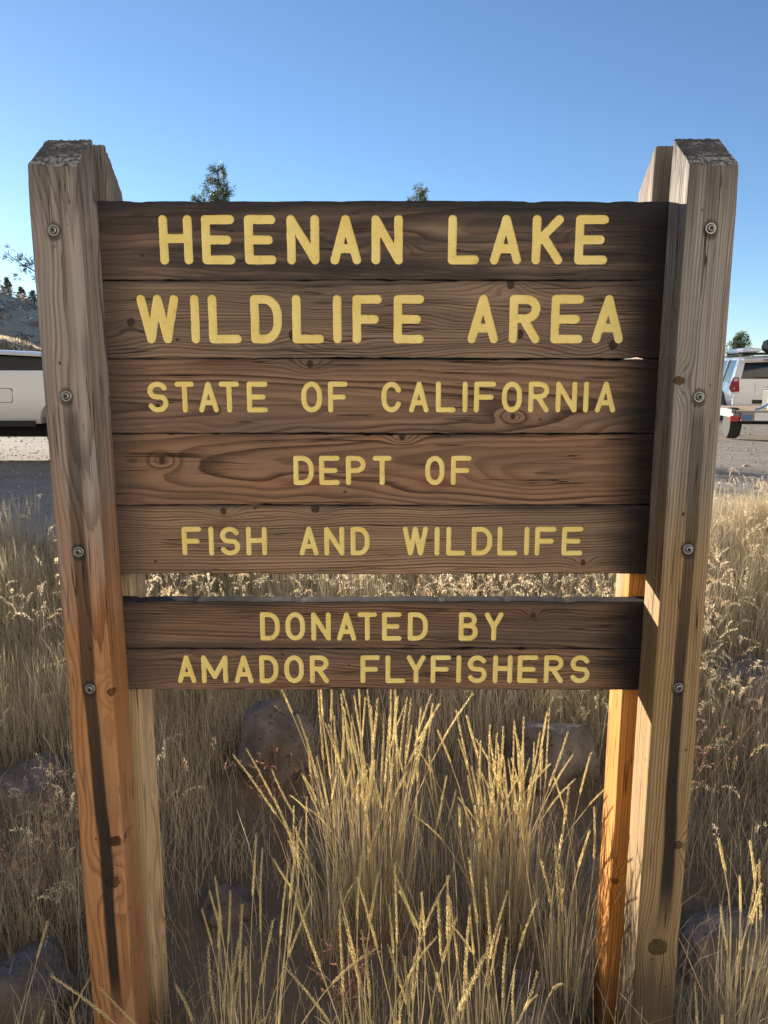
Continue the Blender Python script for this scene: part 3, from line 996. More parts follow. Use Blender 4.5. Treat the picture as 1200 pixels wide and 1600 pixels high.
def ribbons(base, h, lean_dir, lean, width, col, nseg=4, curl=1.0, tipw=0.15, rng=RNG):
    """many bent grass blades. base (n,3), h,lean,width (n,), lean_dir (n,) angle, col (n,3) -> V,F,C"""
    n = len(base)
    t = np.linspace(0, 1, nseg + 1)
    dx, dy = np.cos(lean_dir), np.sin(lean_dir)
    # direction bends over with height
    ang = lean[:, None] * (0.35 + curl * t[None, :])
    st = h[:, None] / nseg
    sx = np.cumsum(np.concatenate([np.zeros((n, 1)), np.sin(ang[:, :-1]) * st], 1), 1)
    sz = np.cumsum(np.concatenate([np.zeros((n, 1)), np.cos(ang[:, :-1]) * st], 1), 1)
    wob = 0.012 * h[:, None] * np.sin(t[None, :] * 5 + rng.uniform(0, 6, (n, 1)))
    px = base[:, 0:1] + dx[:, None] * sx - dy[:, None] * wob
    py = base[:, 1:2] + dy[:, None] * sx + dx[:, None] * wob
    pz = base[:, 2:3] + sz
    face = rng.uniform(0, np.pi, n)
    fx, fy = np.cos(face), np.sin(face)
    wd = width[:, None] * (1 - (1 - tipw) * t[None, :]) * 0.5
    A = np.stack([px - fx[:, None] * wd, py - fy[:, None] * wd, pz], -1)
    B = np.stack([px + fx[:, None] * wd, py + fy[:, None] * wd, pz], -1)
    V = np.stack([A, B], 2).reshape(n, -1, 3)
    k = 2 * (nseg + 1)
    o = (np.arange(n) * k)[:, None, None]
    s = (np.arange(nseg) * 2)[None, :, None]
    F = (o + s + np.array([0, 1, 3, 2])[None, None, :]).reshape(-1, 4)
    C = np.repeat(col, k, 0)
    tip = np.stack([px[:, -1], py[:, -1], pz[:, -1]], -1)
    tdir = np.stack([px[:, -1] - px[:, -2], py[:, -1] - py[:, -2], pz[:, -1] - pz[:, -2]], -1)
    return V.reshape(-1, 3), F, C, tip, tdir, np.stack([px, py, pz], -1)


def straw(n, rng, bright=1.0):
    pal = np.array([(0.66, 0.55, 0.36), (0.60, 0.52, 0.36), (0.54, 0.48, 0.36), (0.74, 0.64, 0.45), (0.46, 0.39, 0.28), (0.64, 0.49, 0.29)])
    c = pal[rng.integers(0, len(pal), n)] * rng.uniform(0.75, 1.2, (n, 1)) * bright
    return c


def scatter(n, x0, x1, y0, y1, rng, clump=0.0, cl_n=200):
    if clump > 0:
        cx = rng.uniform(x0, x1, cl_n); cyy = rng.uniform(y0, y1, cl_n)
        k = rng.integers(0, cl_n, n)
        x = cx[k] + rng.normal(0, clump, n); y = cyy[k] + rng.normal(0, clump, n)
    else:
        x = rng.uniform(x0, x1, n); y = rng.uniform(y0, y1, n)
    return x, y


def bare(x, y, litter=False):
    """less growth right behind the planks, where the boulders lie, and on the gravel"""
    keep = np.ones(len(x))
    keep *= sstep(0.25, -0.35, y - lot_edge(x))
    keep *= 1 - (0.6 if litter else 0.93) * np.exp(-((x - 0.0) / 0.85) ** 4 - ((y - 0.38) / 0.92) ** 4)
    for (rx, ry, _), (sx, sy, _2), _s, _l in ROCKS:
        keep *= 1 - 0.97 * np.exp(-(((x - rx) / (sx * 0.52)) ** 2 + ((y - ry + sy * 0.35) / (sy * 0.85)) ** 2) ** 2)
    return keep


def grass_layer(name, n, box, hr, lean_r, wr, clump, cl_n, seed, bright=1.0, curl=1.0, nseg=4, heads=0, dirbias=None, ztrim=0.0):
    rng = np.random.default_rng(seed)
    x, y = scatter(n, *box, rng, clump, cl_n)
    keep = (rng.random(n) < bare(x, y, hr[1] < 0.25)) & ~in_post(x, y)
    z = ground_z(x, y)
    if heads: keep &= vnoise(x * 1.9 + seed, y * 2.3, 5.0) > rng.normal(0.0, 0.22, n) - 0.05
    keep &= in_view(x, y, z + 0.1)
    keep &= (y > -1.05) | (np.abs(x) > 0.6)
    x, y, z = x[keep], y[keep], z[keep]; n = len(x)
    hfac = 0.75 + 0.35 * vnoise(x * 2.3, y * 2.3, seed)
    h = rng.uniform(*hr, n) * np.clip(hfac, 0.45, 1.25)
    ld = rng.uniform(0, 2 * np.pi, n) if dirbias is None else rng.normal(dirbias, 1.0, n)
    ln = np.abs(rng.normal(lean_r[0], lean_r[1], n))
    w = rng.uniform(*wr, n)
    tone = 0.85 + 0.3 * vnoise(x * 1.3 + 4, y * 1.3, seed + 2)
    col = straw(n, rng, bright) * np.clip(tone, 0.6, 1.25)[:, None]
    V, F, C, tip, td, path = ribbons(np.stack([x, y, z - 0.01], -1), h, ld, ln, w, col, nseg, curl, rng=rng)
    return V, F, C, tip, td, h, rng


def spikelets(tip, td, length, n_per, size, droop, rng, col, back=0.85):
    """fluffy panicles: small diamond flakes around a drooping axis that ends a stem"""
    n = len(tip)
    td = td / (np.linalg.norm(td, axis=1)[:, None] + 1e-9)
    t = (np.arange(n_per)[None, :] + rng.uniform(0, 1, (n, n_per))) / n_per
    L = length[:, None] * t
    hor = td.copy(); hor[:, 2] = 0
    hor /= np.linalg.norm(hor, axis=1)[:, None] + 1e-9
    ax = tip[:, None, :] - td[:, None, :] * (length * back)[:, None, None] * 0.4 + td[:, None, :] * L[..., None]
    dr = droop[:, None] * t ** 2 * length[:, None]
    ax[..., 2] -= dr
    ax[..., 0] += hor[:, 0:1] * dr * 0.8; ax[..., 1] += hor[:, 1:2] * dr * 0.8
    spread = (length[:, None] * 0.10 * np.sin(np.pi * (0.12 + 0.88 * t)) + 0.002)
    ang = rng.uniform(0, 2 * np.pi, (n, n_per))
    out = np.stack([np.cos(ang), np.sin(ang), rng.uniform(-0.5, 0.9, (n, n_per))], -1)
    c0 = ax + out * (spread * rng.uniform(0.2, 1.0, (n, n_per)))[..., None]
    d = out * 0.40 + td[:, None, :] * 1.0 + rng.normal(0, 0.25, (n, n_per, 3))
    d /= np.linalg.norm(d, axis=-1)[..., None]
    sd_ = np.cross(d, rng.normal(0, 1, (n, n_per, 3))); sd_ /= np.linalg.norm(sd_, axis=-1)[..., None] + 1e-9
    s = (size * rng.uniform(0.6, 1.3, (n, n_per)))[..., None]
    P = np.stack([c0 - d * s, c0 + sd_ * s * 0.3, c0 + d * s, c0 - sd_ * s * 0.3], 2).reshape(-1, 3)
    F = np.arange(len(P)).reshape(-1, 4)
    C = np.repeat(np.repeat(col, n_per, 0) * rng.uniform(0.8, 1.2, (n * n_per, 1)), 4, 0)
    return P, F, C


FIELD = (-4.2, 4.6, -0.95, 5.4)
A = Acc()
# matted litter, fine leaves, taller stems
for (n, hr, ln, wr, cl, cn, sd_, br, cu) in [
        (80000, (0.07, 0.20), (0.9, 0.45), (0.0018, 0.0034), 0.13, 900, 11, 0.8, 1.3),
        (290000, (0.14, 0.38), (0.42, 0.3), (0.0018, 0.0034), 0.13, 1100, 12, 1.06, 1.2),
        (52000, (0.22, 0.46), (0.28, 0.25), (0.0016, 0.0028), 0.10, 620, 13, 1.1, 1.0)]:
    V, F, C, *_ = grass_layer('g', n, FIELD, hr, ln, wr, cl, cn, sd_, br, cu, 3)
    A.add(V, F, C)

tag(link('dry_grass', A.mesh('dry_grass'), BLADE), 'dry tangled straw coloured grass covering the slope around the sign', 'grass', kind='stuff')

A = Acc(); B = Acc()
for (n, hr, cl, cn, sd_, L, sz, npz, box) in [
        (4600, (0.28, 0.50), 0.13, 380, 21, (0.06, 0.11), 0.0036, 44, FIELD),
        (2800, (0.30, 0.54), 0.18, 130, 22, (0.05, 0.09), 0.0045, 38, (0.7, 4.2, 1.2, 4.9)),
        (1050, (0.38, 0.56), 0.10, 70, 25, (0.06, 0.10), 0.0042, 40, (-1.3, 1.6, 1.35, 2.3)),
        (2200, (0.28, 0.5), 0.14, 90, 23, (0.05, 0.08), 0.0025, 60, (-2.2, -0.68, -0.3, 1.6)),
        (900, (0.30, 0.5), 0.12, 40, 24, (0.05, 0.08), 0.0025, 60, (0.66, 1.9, -0.2, 1.4))]:
    V, F, C, tip, td, h, rng = grass_layer('s', n, box, hr, (0.22, 0.18), (0.0014, 0.002), cl, cn, sd_, 1.0, 0.9, 5, heads=0 if sd_ == 25 else 1)
    A.add(V, F, C)
    m = len(tip)
    ln = rng.uniform(*L, m)
    P, F2, C2 = spikelets(tip, td, ln, npz, sz, rng.uniform(0.1, 0.9, m), rng, straw(m, rng, 1.2))
    B.add(P, F2, C2)
tag(link('grass_stems', A.mesh('grass_stems'), BLADE), 'thin dry stems standing above the matted grass', 'grass', kind='stuff')
tag(link('grass_plumes', B.mesh('grass_plumes'), SEED), 'fluffy pale nodding seed plumes on the dry stems', 'grass', kind='stuff')

# ------------------------------------------------------------------ bunchgrass: stiff golden stalks with narrow spikes
GOLD = leafy('golden_stalk', 0.4)
GOLDH = leafy('golden_spike', 0.45)


def stalk_variant(seed):
    """one stalk of unit height with its own slight bend, and its spike"""
    rng = np.random.default_rng(seed)
    bend = rng.uniform(0.0, 0.07) if seed % 5 else rng.uniform(0.08, 0.16)
    t = np.linspace(0, 1, 8)
    P = np.stack([bend * t ** 2.2 + 0.006 * np.sin(t * 6 + seed), 0.006 * np.sin(t * 4.5 + seed * 2), t], -1)
    V, F = tube_arr(P, np.linspace(0.0013, 0.0008, 8), 4)
    st = mesh_np('stalk', V, F, True, np.broadcast_to(np.array((0.64, 0.54, 0.33)) * rng.uniform(0.85, 1.15), (len(V), 3)))
    # spike: overlapping glumes along the last part
    L = rng.uniform(0.14, 0.34)
    a = Acc()
    n = 84
    for k in range(n):
        s = k / (n - 1)
        tt = 1 - L + L * s * 1.02
        c0 = np.array([bend * tt ** 2.2 + 0.006 * math.sin(tt * 6 + seed), 0.006 * math.sin(tt * 4.5 + seed * 2), tt])
        an = k * 2.4 + rng.uniform(-.4, .4)
        o_ = np.array([math.cos(an), math.sin(an), 0])
        d = o_ * 0.06 + np.array([bend * 2.2 * tt, 0, 1.0]); d /= np.linalg.norm(d)
        s2 = np.cross(d, o_); s2 /= np.linalg.norm(s2)
        gl = 0.017 * (1.15 - 0.5 * s) * rng.uniform(0.8, 1.2)
        w = 0.0009 * (1.1 - 0.5 * s)
        b0 = c0 + o_ * 0.0006
        m_ = b0 + d * gl * 0.45 + o_ * 0.0009
        Q = np.array([b0, m_ + s2 * w, b0 + d * gl + o_ * 0.0006, m_ - s2 * w, m_ + o_ * 0.0007])
        F3 = np.array([[0, 1, 4, 4], [1, 2, 4, 4], [2, 3, 4, 4], [3, 0, 4, 4]])[:, :3]
        a.add(Q, F3, np.array((0.85, 0.71, 0.36)) * rng.uniform(0.8, 1.15))
    return st, a.mesh('seed_head')


VARIANTS = [stalk_variant(s) for s in range(10)]
ASEED = [0]


def bunchgrass(x, y, hts, n, spread, label, n_leaf=220, lean=0.28, rad=0.05, bias=(0, 0)):
    ASEED[0] += 1
    rng = np.random.default_rng(100 + ASEED[0])
    z0 = gz(x, y) - 0.01
    root = empty('bunchgrass', (x, y, z0), 0, label, 'grass', 'bunchgrass clumps by the sign')
    a = Acc()
    an = rng.uniform(0, 2 * np.pi, n_leaf); rr = rad * np.sqrt(rng.random(n_leaf))
    base = np.stack([rr * np.cos(an), rr * np.sin(an), np.zeros(n_leaf)], -1)
    h = rng.uniform(0.25, 0.8, n_leaf) * hts[1] * 0.9
    V, F, C, *_ = ribbons(base, h, an + rng.normal(0, .5, n_leaf), np.abs(rng.normal(lean * 0.7, 0.13, n_leaf)), rng.uniform(0.0010, 0.0020, n_leaf), straw(n_leaf, rng, 0.9), 5, 0.8, rng=rng)
    a.add(V, F, C)
    lv = link('leaf_blades', a.mesh('leaf_blades'), BLADE, root)
    lv['kind'] = 'stuff'
    for k in range(n):
        an = rng.uniform(0, 2 * math.pi)
        r_ = rad * math.sqrt(rng.random()) * 0.8
        tilt = min(0.75, abs(rng.normal(0, lean))) * (0.3 + 0.7 * r_ / rad)
        tx = tilt * math.cos(an) + bias[0] * rng.uniform(0.3, 1); ty = tilt * math.sin(an) * 0.8 + bias[1] * rng.uniform(0.3, 1)
        hgt = rng.uniform(*hts)
        st, hd = VARIANTS[int(rng.integers(0, 10))]
        q = Vector((math.sin(tx), math.sin(ty), math.cos(max(abs(tx), abs(ty))))).normalized().to_track_quat('Z', 'Y')
        e_ = (q @ Matrix.Rotation(rng.uniform(0, 6.28), 3, 'Z').to_quaternion()).to_euler()
        thick = rng.uniform(0.95, 1.35)
        so = link('stalk', st, GOLD, root, (r_ * math.cos(an), r_ * math.sin(an), 0), e_, (thick, thick, hgt))
        link('seed_head', hd, GOLDH, so)
    return root


bunchgrass(-0.04, 0.44, (0.40, 0.70), 76, 0.3, 'large golden bunchgrass clump standing under the middle of the sign', 400, 0.21, 0.125, (-0.05, 0.05))
bunchgrass(0.33, 0.40, (0.40, 0.66), 62, 0.3, 'golden bunchgrass clump under the sign, left of the right rear post', 340, 0.14, 0.10, (0.02, 0.04))
bunchgrass(0.16, 0.56, (0.30, 0.48), 9, 0.3, 'thinner bunchgrass between the two large clumps under the sign', 60, 0.2, 0.06)
bunchgrass(-0.30, -0.16, (0.40, 0.60), 24, 0.3, 'sparse golden bunchgrass in front of the left rear post', 110, 0.15, 0.09)
bunchgrass(0.02, -0.20, (0.38, 0.58), 26, 0.3, 'sparse golden bunchgrass at the bottom middle of the picture', 130, 0.18, 0.10)
bunchgrass(0.22, -0.10, (0.34, 0.52), 22, 0.3, 'golden bunchgrass before the right clump, at the bottom edge', 120, 0.15, 0.09)
bunchgrass(0.43, 0.10, (0.40, 0.60), 14, 0.3, 'narrow bunchgrass right beside the right front post', 140, 0.18, 0.05)
bunchgrass(-0.54, -0.30, (0.30, 0.46), 8, 0.3, 'few golden spikes rising before the left front post', 40, 0.25, 0.06)
bunchgrass(-0.74, -0.20, (0.26, 0.36), 5, 0.3, 'few short golden spikes in the bottom left corner', 30, 0.2, 0.05)
bunchgrass(0.80, 0.02, (0.34, 0.54), 14, 0.3, 'bunchgrass in the bottom right corner beside the right post', 150, 0.2, 0.06)
bunchgrass(0.62, -0.30, (0.26, 0.40), 4, 0.3, 'few golden spikes rising before the right front post', 30, 0.2, 0.05)
bunchgrass(-0.16, 0.30, (0.30, 0.52), 14, 0.3, 'thin leaning bunchgrass left of the large middle clump', 120, 0.34, 0.06, (-0.15, 0))

# small reddish dried weeds
RUST = leafy('reddish_dry_weed', 0.4)


def weed(x, y, h, label, seed):
    rng = np.random.default_rng(seed)
    root = empty('dry_weed', (x, y, gz(x, y)), 0, label, 'weed', 'reddish dry weeds')
    a = Acc(); b = Acc()
    for k in range(7):
        an = rng.uniform(0, 6.28); ln = rng.uniform(0.1, 0.5); hh = h * rng.uniform(0.6, 1)
        t = np.linspace(0, 1, 6)
        P = np.stack([np.cos(an) * ln * hh * t ** 1.5, np.sin(an) * ln * hh * t ** 1.5, hh * t], -1)
        V, F = tube_arr(P, np.linspace(0.0016, 0.0008, 6), 4); a.add(V, F, (0.30, 0.16, 0.11))
        for j in range(9):
            s = rng.uniform(0.45, 1)
            p = np.array([np.cos(an) * ln * hh * s ** 1.5, np.sin(an) * ln * hh * s ** 1.5, hh * s])
            q = p + rng.normal(0, 0.018, 3) + np.array([0, 0, 0.012])
            V, F = tube_arr(np.array([p, (p + q) / 2 + rng.normal(0, .002, 3), q]), 0.0007, 3); a.add(V, F, (0.32, 0.17, 0.12))
            m = 3
            P4, F4, C4 = spikelets(np.repeat(q[None], m, 0), np.repeat((q - p)[None], m, 0), np.full(m, 0.012), 2, 0.004, np.full(m, 0.2), rng, np.repeat(np.array([[0.52, 0.27, 0.2]]), m, 0))
            b.add(P4, F4, C4)
    link('stem', a.mesh('stem'), RUST, root)
    link('seed_capsules', b.mesh('seed_capsules'), RUST, root)['kind'] = 'stuff'


weed(-0.95, 0.35, 0.42, 'reddish dry weed left of the left front post', 5)
weed(-0.30, 0.62, 0.46, 'reddish dry weed left of the rounded boulder, behind the sign', 6)
weed(-0.08, 0.05, 0.20, 'low reddish dry weed at the bottom of the picture', 7)
weed(0.95, 0.75, 0.45, 'reddish dry weed right of the right front post', 8)

# ------------------------------------------------------------------ loose stones on the gravel
def pebbles():
    rng = np.random.default_rng(77)
    n = 9000
    x = rng.uniform(-9, 10, n); y = 2.6 + 15 * rng.random(n) ** 1.4
    keep = (y > lot_edge(x) - 0.1) & in_view(x, y, ground_z(x, y), 0.2)
    x, y = x[keep], y[keep]; n = len(x)
    ico = np.array([(0, 0, 1), (.9, 0, .2), (.2, .85, .15), (-.8, .4, .2), (-.6, -.7, .1), (.3, -.9, .2), (.5, .4, -.6), (-.6, 0, -.6), (.2, -.5, -.7)])
    F0 = np.array([(0, 1, 2), (0, 2, 3), (0, 3, 4), (0, 4, 5), (0, 5, 1), (1, 6, 2), (2, 6, 7), (2, 7, 3), (3, 7, 4), (4, 7, 8), (4, 8, 5), (5, 8, 1), (1, 8, 6)])
    s = rng.uniform(0.005, 0.016, n) * (1 + 1.3 * (rng.random(n) > 0.94))
    an = rng.uniform(0, 6.28, n)
    P = ico[None] * s[:, None, None] * (1 + rng.normal(0, 0.18, (n, 9, 3))) * np.array([1.2, 1.0, 0.7])
    ca, sa = np.cos(an)[:, None], np.sin(an)[:, None]
    X = P[..., 0] * ca - P[..., 1] * sa + x[:, None]; Y = P[..., 0] * sa + P[..., 1] * ca + y[:, None]
    Z = P[..., 2] + ground_z(x, y)[:, None] + s[:, None] * 0.2
    V = np.stack([X, Y, Z], -1).reshape(-1, 3)
    F = (F0[None] + (np.arange(n) * 9)[:, None, None]).reshape(-1, 3)
    base = np.array((0.28, 0.245, 0.215)) * rng.uniform(0.5, 1.5, (n, 1))
    me = mesh_np('loose_gravel', V, F, False, np.repeat(base, 9, 0))
    g = G('loose_gravel'); a = g.attr('Col')
    m = g.out(g.bsdf(a.outputs['Color'], 0.9, None, 0, 0.2))
    tag(link('loose_gravel', me, m), 'loose grey stones scattered over the gravel lot', 'gravel', kind='stuff')


pebbles()


# ------------------------------------------------------------------ pines
NEEDLE = leafy('pine_needles', 0.25, 0.55)
BARK = plain('pine_bark', (0.13, 0.085, 0.06), 0.9, 0, 0.35, 14)


def pine(loc, h, crown0, rad, label, seed, nb=70, dens=1.0, tuft=0.30, needle_w=0.022, group='pine trees behind the lot', tone=(0.055, 0.085, 0.032), branches=None):
    rng = np.random.default_rng(seed)
    root = empty('pine_tree', (loc[0], loc[1], loc[2] if len(loc) > 2 else gz(loc[0], loc[1]) - 0.1), rng.uniform(0, 6.28) if branches is None else 0, label, 'tree', group)
    t = np.linspace(0, 1, 14)
    P = np.stack([0.012 * h * np.sin(t * 4 + seed), 0.012 * h * np.sin(t * 3.1 + seed * 2), h * t], -1)
    V, F = tube_arr(P, h * 0.013 * (1 - 0.94 * t) + 0.012, 9)
    tr = link('trunk', mesh_np('trunk', V, F, True), BARK, root)
    la = Acc(); na = Acc()
    tips = []
    spec = []
    for k in range(nb):
        s = crown0 + (1 - crown0) * ((k + rng.random()) / nb)
        u = (s - crown0) / (1 - crown0)
        prof = (1 - u) ** 0.75 * min(1, 0.45 + 2.2 * u)
        spec.append((s, rng.uniform(0, 2 * np.pi), rad * prof * rng.uniform(0.55, 1.12) + 0.12, 0.5 * u - 0.12 + rng.normal(0, .14)))
    if branches: spec += branches
    for s, an, bl, rise in spec:
        i = s * 13; i0 = int(min(12, i)); p0 = P[i0] + (P[i0 + 1] - P[i0]) * (i - i0)
        tt = np.linspace(0, 1, 6)
        d = np.array([math.cos(an), math.sin(an), 0.0])
        sd_ = np.array([-math.sin(an), math.cos(an), 0.0])
        B_ = p0 + d * (bl * tt)[:, None] + sd_ * (bl * 0.06 * np.sin(tt * 3 + seed))[:, None]
        B_[:, 2] += bl * (rise * tt + 0.28 * tt ** 2.2)
        V, F = tube_arr(B_, (0.006 + 0.014 * bl) * (1 - 0.8 * tt), 4); la.add(V, F, (0.1, 0.07, 0.05))
        nt = max(3, int(bl * 9 * dens))
        for _ in range(nt):
            a_ = rng.uniform(0.28, 1.0)
            j = a_ * 5; j0 = int(min(4, j)); c0 = B_[j0] + (B_[j0 + 1] - B_[j0]) * (j - j0)
            off = rng.normal(0, 0.13 + 0.07 * bl, 3) * np.array([1, 1, 0.6]) * (1.15 - 0.6 * a_)
            tips.append((c0 + off, d + off * 1.5 + np.array([0, 0, 0.5])))
    # needle tufts: bursts of narrow blades
    n = len(tips); c0 = np.array([q[0] for q in tips]); d0 = np.array([q[1] for q in tips]); d0 /= np.linalg.norm(d0, axis=1)[:, None]
    m = 13
    dd = d0[:, None, :] * 0.55 + rng.normal(0, 0.55, (n, m, 3)); dd /= np.linalg.norm(dd, axis=-1)[..., None]
    sd2 = np.cross(dd, rng.normal(0, 1, (n, m, 3))); sd2 /= np.linalg.norm(sd2, axis=-1)[..., None] + 1e-9
    L = tuft * rng.uniform(0.5, 1.0, (n, m))[..., None]
    b0 = c0[:, None, :] + dd * 0.02
    Q = np.stack([b0 - sd2 * needle_w * 0.3, b0 + dd * L * 0.6 + sd2 * needle_w * 0.5, b0 + dd * L, b0 + dd * L * 0.55 - sd2 * needle_w * 0.5], 2).reshape(-1, 3)
    col = np.array(tone) * rng.uniform(0.55, 1.5, (n, 1)) + np.array((0.03, 0.012, 0)) * (rng.random((n, 1)) > 0.82)
    na.add(Q, np.arange(len(Q)).reshape(-1, 4), np.repeat(col, m * 4, 0))
    cr = link('crown', na.mesh('crown'), NEEDLE, root)
    link('limbs', la.mesh('limbs', True), BARK, cr)
    return root


pine((-9.35, 43.5), 12.75, 0.30, 2.7, 'pine whose top shows above the left half of the sign', 3, 95, 1.7, 0.36, 0.032, tone=(0.085, 0.115, 0.05))
pine((1.95, 44.2), 11.9, 0.30, 1.9, 'pine with only its tip showing above the middle of the sign', 6, 90, 1.8, 0.36, 0.032, tone=(0.085, 0.115, 0.05))
pine((28.3, 60.0), 4.3, 0.12, 1.5, 'small dark pine beyond the parked vehicles at far right', 9, 60, 1.6, 0.36, 0.04)
# pine standing behind the left post, one bough reaching out past it
pine((-8.5, 20.5), 7.0, 0.25, 1.0, 'young pine behind the left post with a bough reaching out', 12, 70, 1.8, 0.2, 0.022,
     branches=[(0.545, R(178), 2.15, 0.16)])
pine((-11.85, 12.4), 6.6, 0.22, 1.55, 'unseen pine added left of the pickup truck to shade the grass at left', 14, 90, 2.2, 0.24, 0.035)  # out of view, added to cast shade over the left foreground
# skyline trees on the hill at left
SKY = [(-27.4, 1.0, 4.2, 'leftmost tree on the crest of the hill at left'), (-26.5, 1.0, 4.6, 'tallest tree on the crest of the hill at left'), (-25.7, 1.0, 3.2, 'middle tree on the crest of the hill at left'),
       (-24.9, 1.02, 2.6, 'low tree on the hill crest, left of the left post edge'), (-24.2, 1.0, 3.0, 'tree on the hill crest touching the left post edge')]
for k, (az, q, hh, lab) in enumerate(SKY):
    d = 168 * q
    x_, y_ = d * math.sin(R(az)), d * math.cos(R(az)) - 1.457
    pine((x_, y_), hh, 0.05, hh * 0.3, lab, 30 + k, 34, 0.9, 0.55, 0.10, 'trees along the hill crest', (0.21, 0.22, 0.17))  # distance haze is put into the pale needle tone

# ------------------------------------------------------------------ brush on the hillsides
def brush(name, az_r, d_r, n, size, col, label, seed, leaves=46):
    rng = np.random.default_rng(seed)
    az = np.radians(rng.uniform(*az_r, n)); d = rng.uniform(*d_r, n)
    x = d * np.sin(az); y = d * np.cos(az) - 1.457; z = ground_z(x, y)
    s = size * rng.uniform(0.5, 1.3, n)
    u = rng.normal(0, 1, (n, leaves, 3)); u /= np.linalg.norm(u, axis=-1)[..., None]
    rr = rng.random((n, leaves)) ** 0.4
    c0 = np.stack([x, y, z], -1)[:, None, :] + u * (rr * s[:, None])[..., None] * np.array([1, 1, 0.62]) + np.array([0, 0, 1.0]) * (s * 0.4)[:, None, None]
    d1 = rng.normal(0, 1, (n, leaves, 3)); d1 /= np.linalg.norm(d1, axis=-1)[..., None]
    d2 = np.cross(d1, u); d2 /= np.linalg.norm(d2, axis=-1)[..., None] + 1e-9
    l_ = (s[:, None] * rng.uniform(0.16, 0.34, (n, leaves)))[..., None]
    Q = np.stack([c0 - d1 * l_, c0 + d2 * l_ * 0.5, c0 + d1 * l_, c0 - d2 * l_ * 0.5], 2).reshape(-1, 3)
    cc = np.array(col) * rng.uniform(0.6, 1.4, (n, 1)) * np.array([1, 1, 1])
    C = np.repeat(np.repeat(cc, leaves, 0) * rng.uniform(0.7, 1.3, (n * leaves, 1)), 4, 0)
    a = Acc(); a.add(Q, np.arange(len(Q)).reshape(-1, 4), C)
    tag(link(name, a.mesh(name), NEEDLE), label, 'brush', kind='stuff')


brush('sagebrush', (-36, -16), (36, 58), 800, 0.55, (0.46, 0.42, 0.36), 'grey sagebrush covering the lower slope at left', 51)
brush('hill_brush', (-38, -12), (105, 172), 700, 1.0, (0.40, 0.36, 0.31), 'dark brush covering the far hill at left', 52, 30)
brush('roadside_brush', (19, 32), (45, 62), 420, 0.8, (0.05, 0.06, 0.035), 'dark brush along the skyline at right', 53)


def knoll_grass():
    rng = np.random.default_rng(60)
    n = 30000
    az = np.radians(rng.uniform(-36, -14, n)); d = rng.uniform(56, 78, n)
    x = d * np.sin(az); y = d * np.cos(az) - 1.457
    h = rng.uniform(0.25, 0.6, n)
    V, F, C, *_ = ribbons(np.stack([x, y, ground_z(x, y)], -1), h, rng.uniform(0, 6.28, n), np.abs(rng.normal(0.3, 0.2, n)), rng.uniform(0.05, 0.12, n), straw(n, rng, 1.15), 2, 1.0, rng=rng)
    a = Acc(); a.add(V, F, C)
    tag(link('hill_grass', a.mesh('hill_grass'), BLADE), 'sunlit golden grass band across the slope at left', 'grass', kind='stuff')


knoll_grass()

# ------------------------------------------------------------------ vehicles
g = G('white_car_paint')
v, x, y, z = g.obj()
n1 = g.noise(v, 3, 4)
WHITE = g.out(g.bsdf(g.mix(n1, (0.74, 0.755, 0.78), (0.81, 0.825, 0.85)), 0.32, None, 0, 0.5, Coat_Weight=0.6, Coat_Roughness=0.12))
GLASS = plain('tinted_car_glass', (0.018, 0.022, 0.026), 0.06, 0, 0.1, 5, 0.6)
BLACKP = plain('black_plastic', (0.022, 0.022, 0.023), 0.6)
RUBBER = plain('tyre_rubber', (0.03, 0.03, 0.03), 0.85, 0, 0.3, 60)
ALLOY = plain('wheel_alloy', (0.45, 0.45, 0.46), 0.35, 0.8)
REDL = plain('red_lamp_lens', (0.34, 0.012, 0.015), 0.2, 0, 0.15, 30, 0.6)
CLEARL = plain('clear_lamp_lens', (0.62, 0.60, 0.6), 0.2, 0, 0.1, 30, 0.6)
GALV = plain('galvanised_steel', (0.22, 0.225, 0.23), 0.6, 0.3, 0.25, 30)
PLYW = plain('weathered_plywood', (0.36, 0.27, 0.175), 0.85, 0, 0.3, 9)
BLUE = plain('blue_strap', (0.06, 0.24, 0.62), 0.6)
DKGREEN = plain('dark_green_box_paint', (0.012, 0.03, 0.022), 0.5)
PLATE = plain('licence_plate_white', (0.7, 0.71, 0.74), 0.4)
PLATEB = plain('plate_blue', (0.06, 0.13, 0.36), 0.4)
UNDER = plain('underbody', (0.02, 0.02, 0.02), 0.9)


def loft(stations, name, smooth=True, sharp=30):
    """stations: list of (x, [(y, z), ...]) half profiles from bottom centre up to top centre; mirrored in y"""
    bm = bmesh.new()
    rings = []
    for x_, prof in stations:
        full = [(y_, z_) for y_, z_ in prof] + [(-y_, z_) for y_, z_ in reversed(prof[1:-1])]
        rings.append([bm.verts.new((x_, y_, z_)) for y_, z_ in full])
    m = len(rings[0])
    for A_, B_ in zip(rings[:-1], rings[1:]):
        for k in range(m):
            bm.faces.new((A_[k], A_[(k + 1) % m], B_[(k + 1) % m], B_[k]))
    bm.faces.new(rings[0]); bm.faces.new(list(reversed(rings[-1])))
    me = mesh_bm(name, bm, smooth)
    if smooth: me.set_sharp_from_angle(angle=R(sharp))
    return me


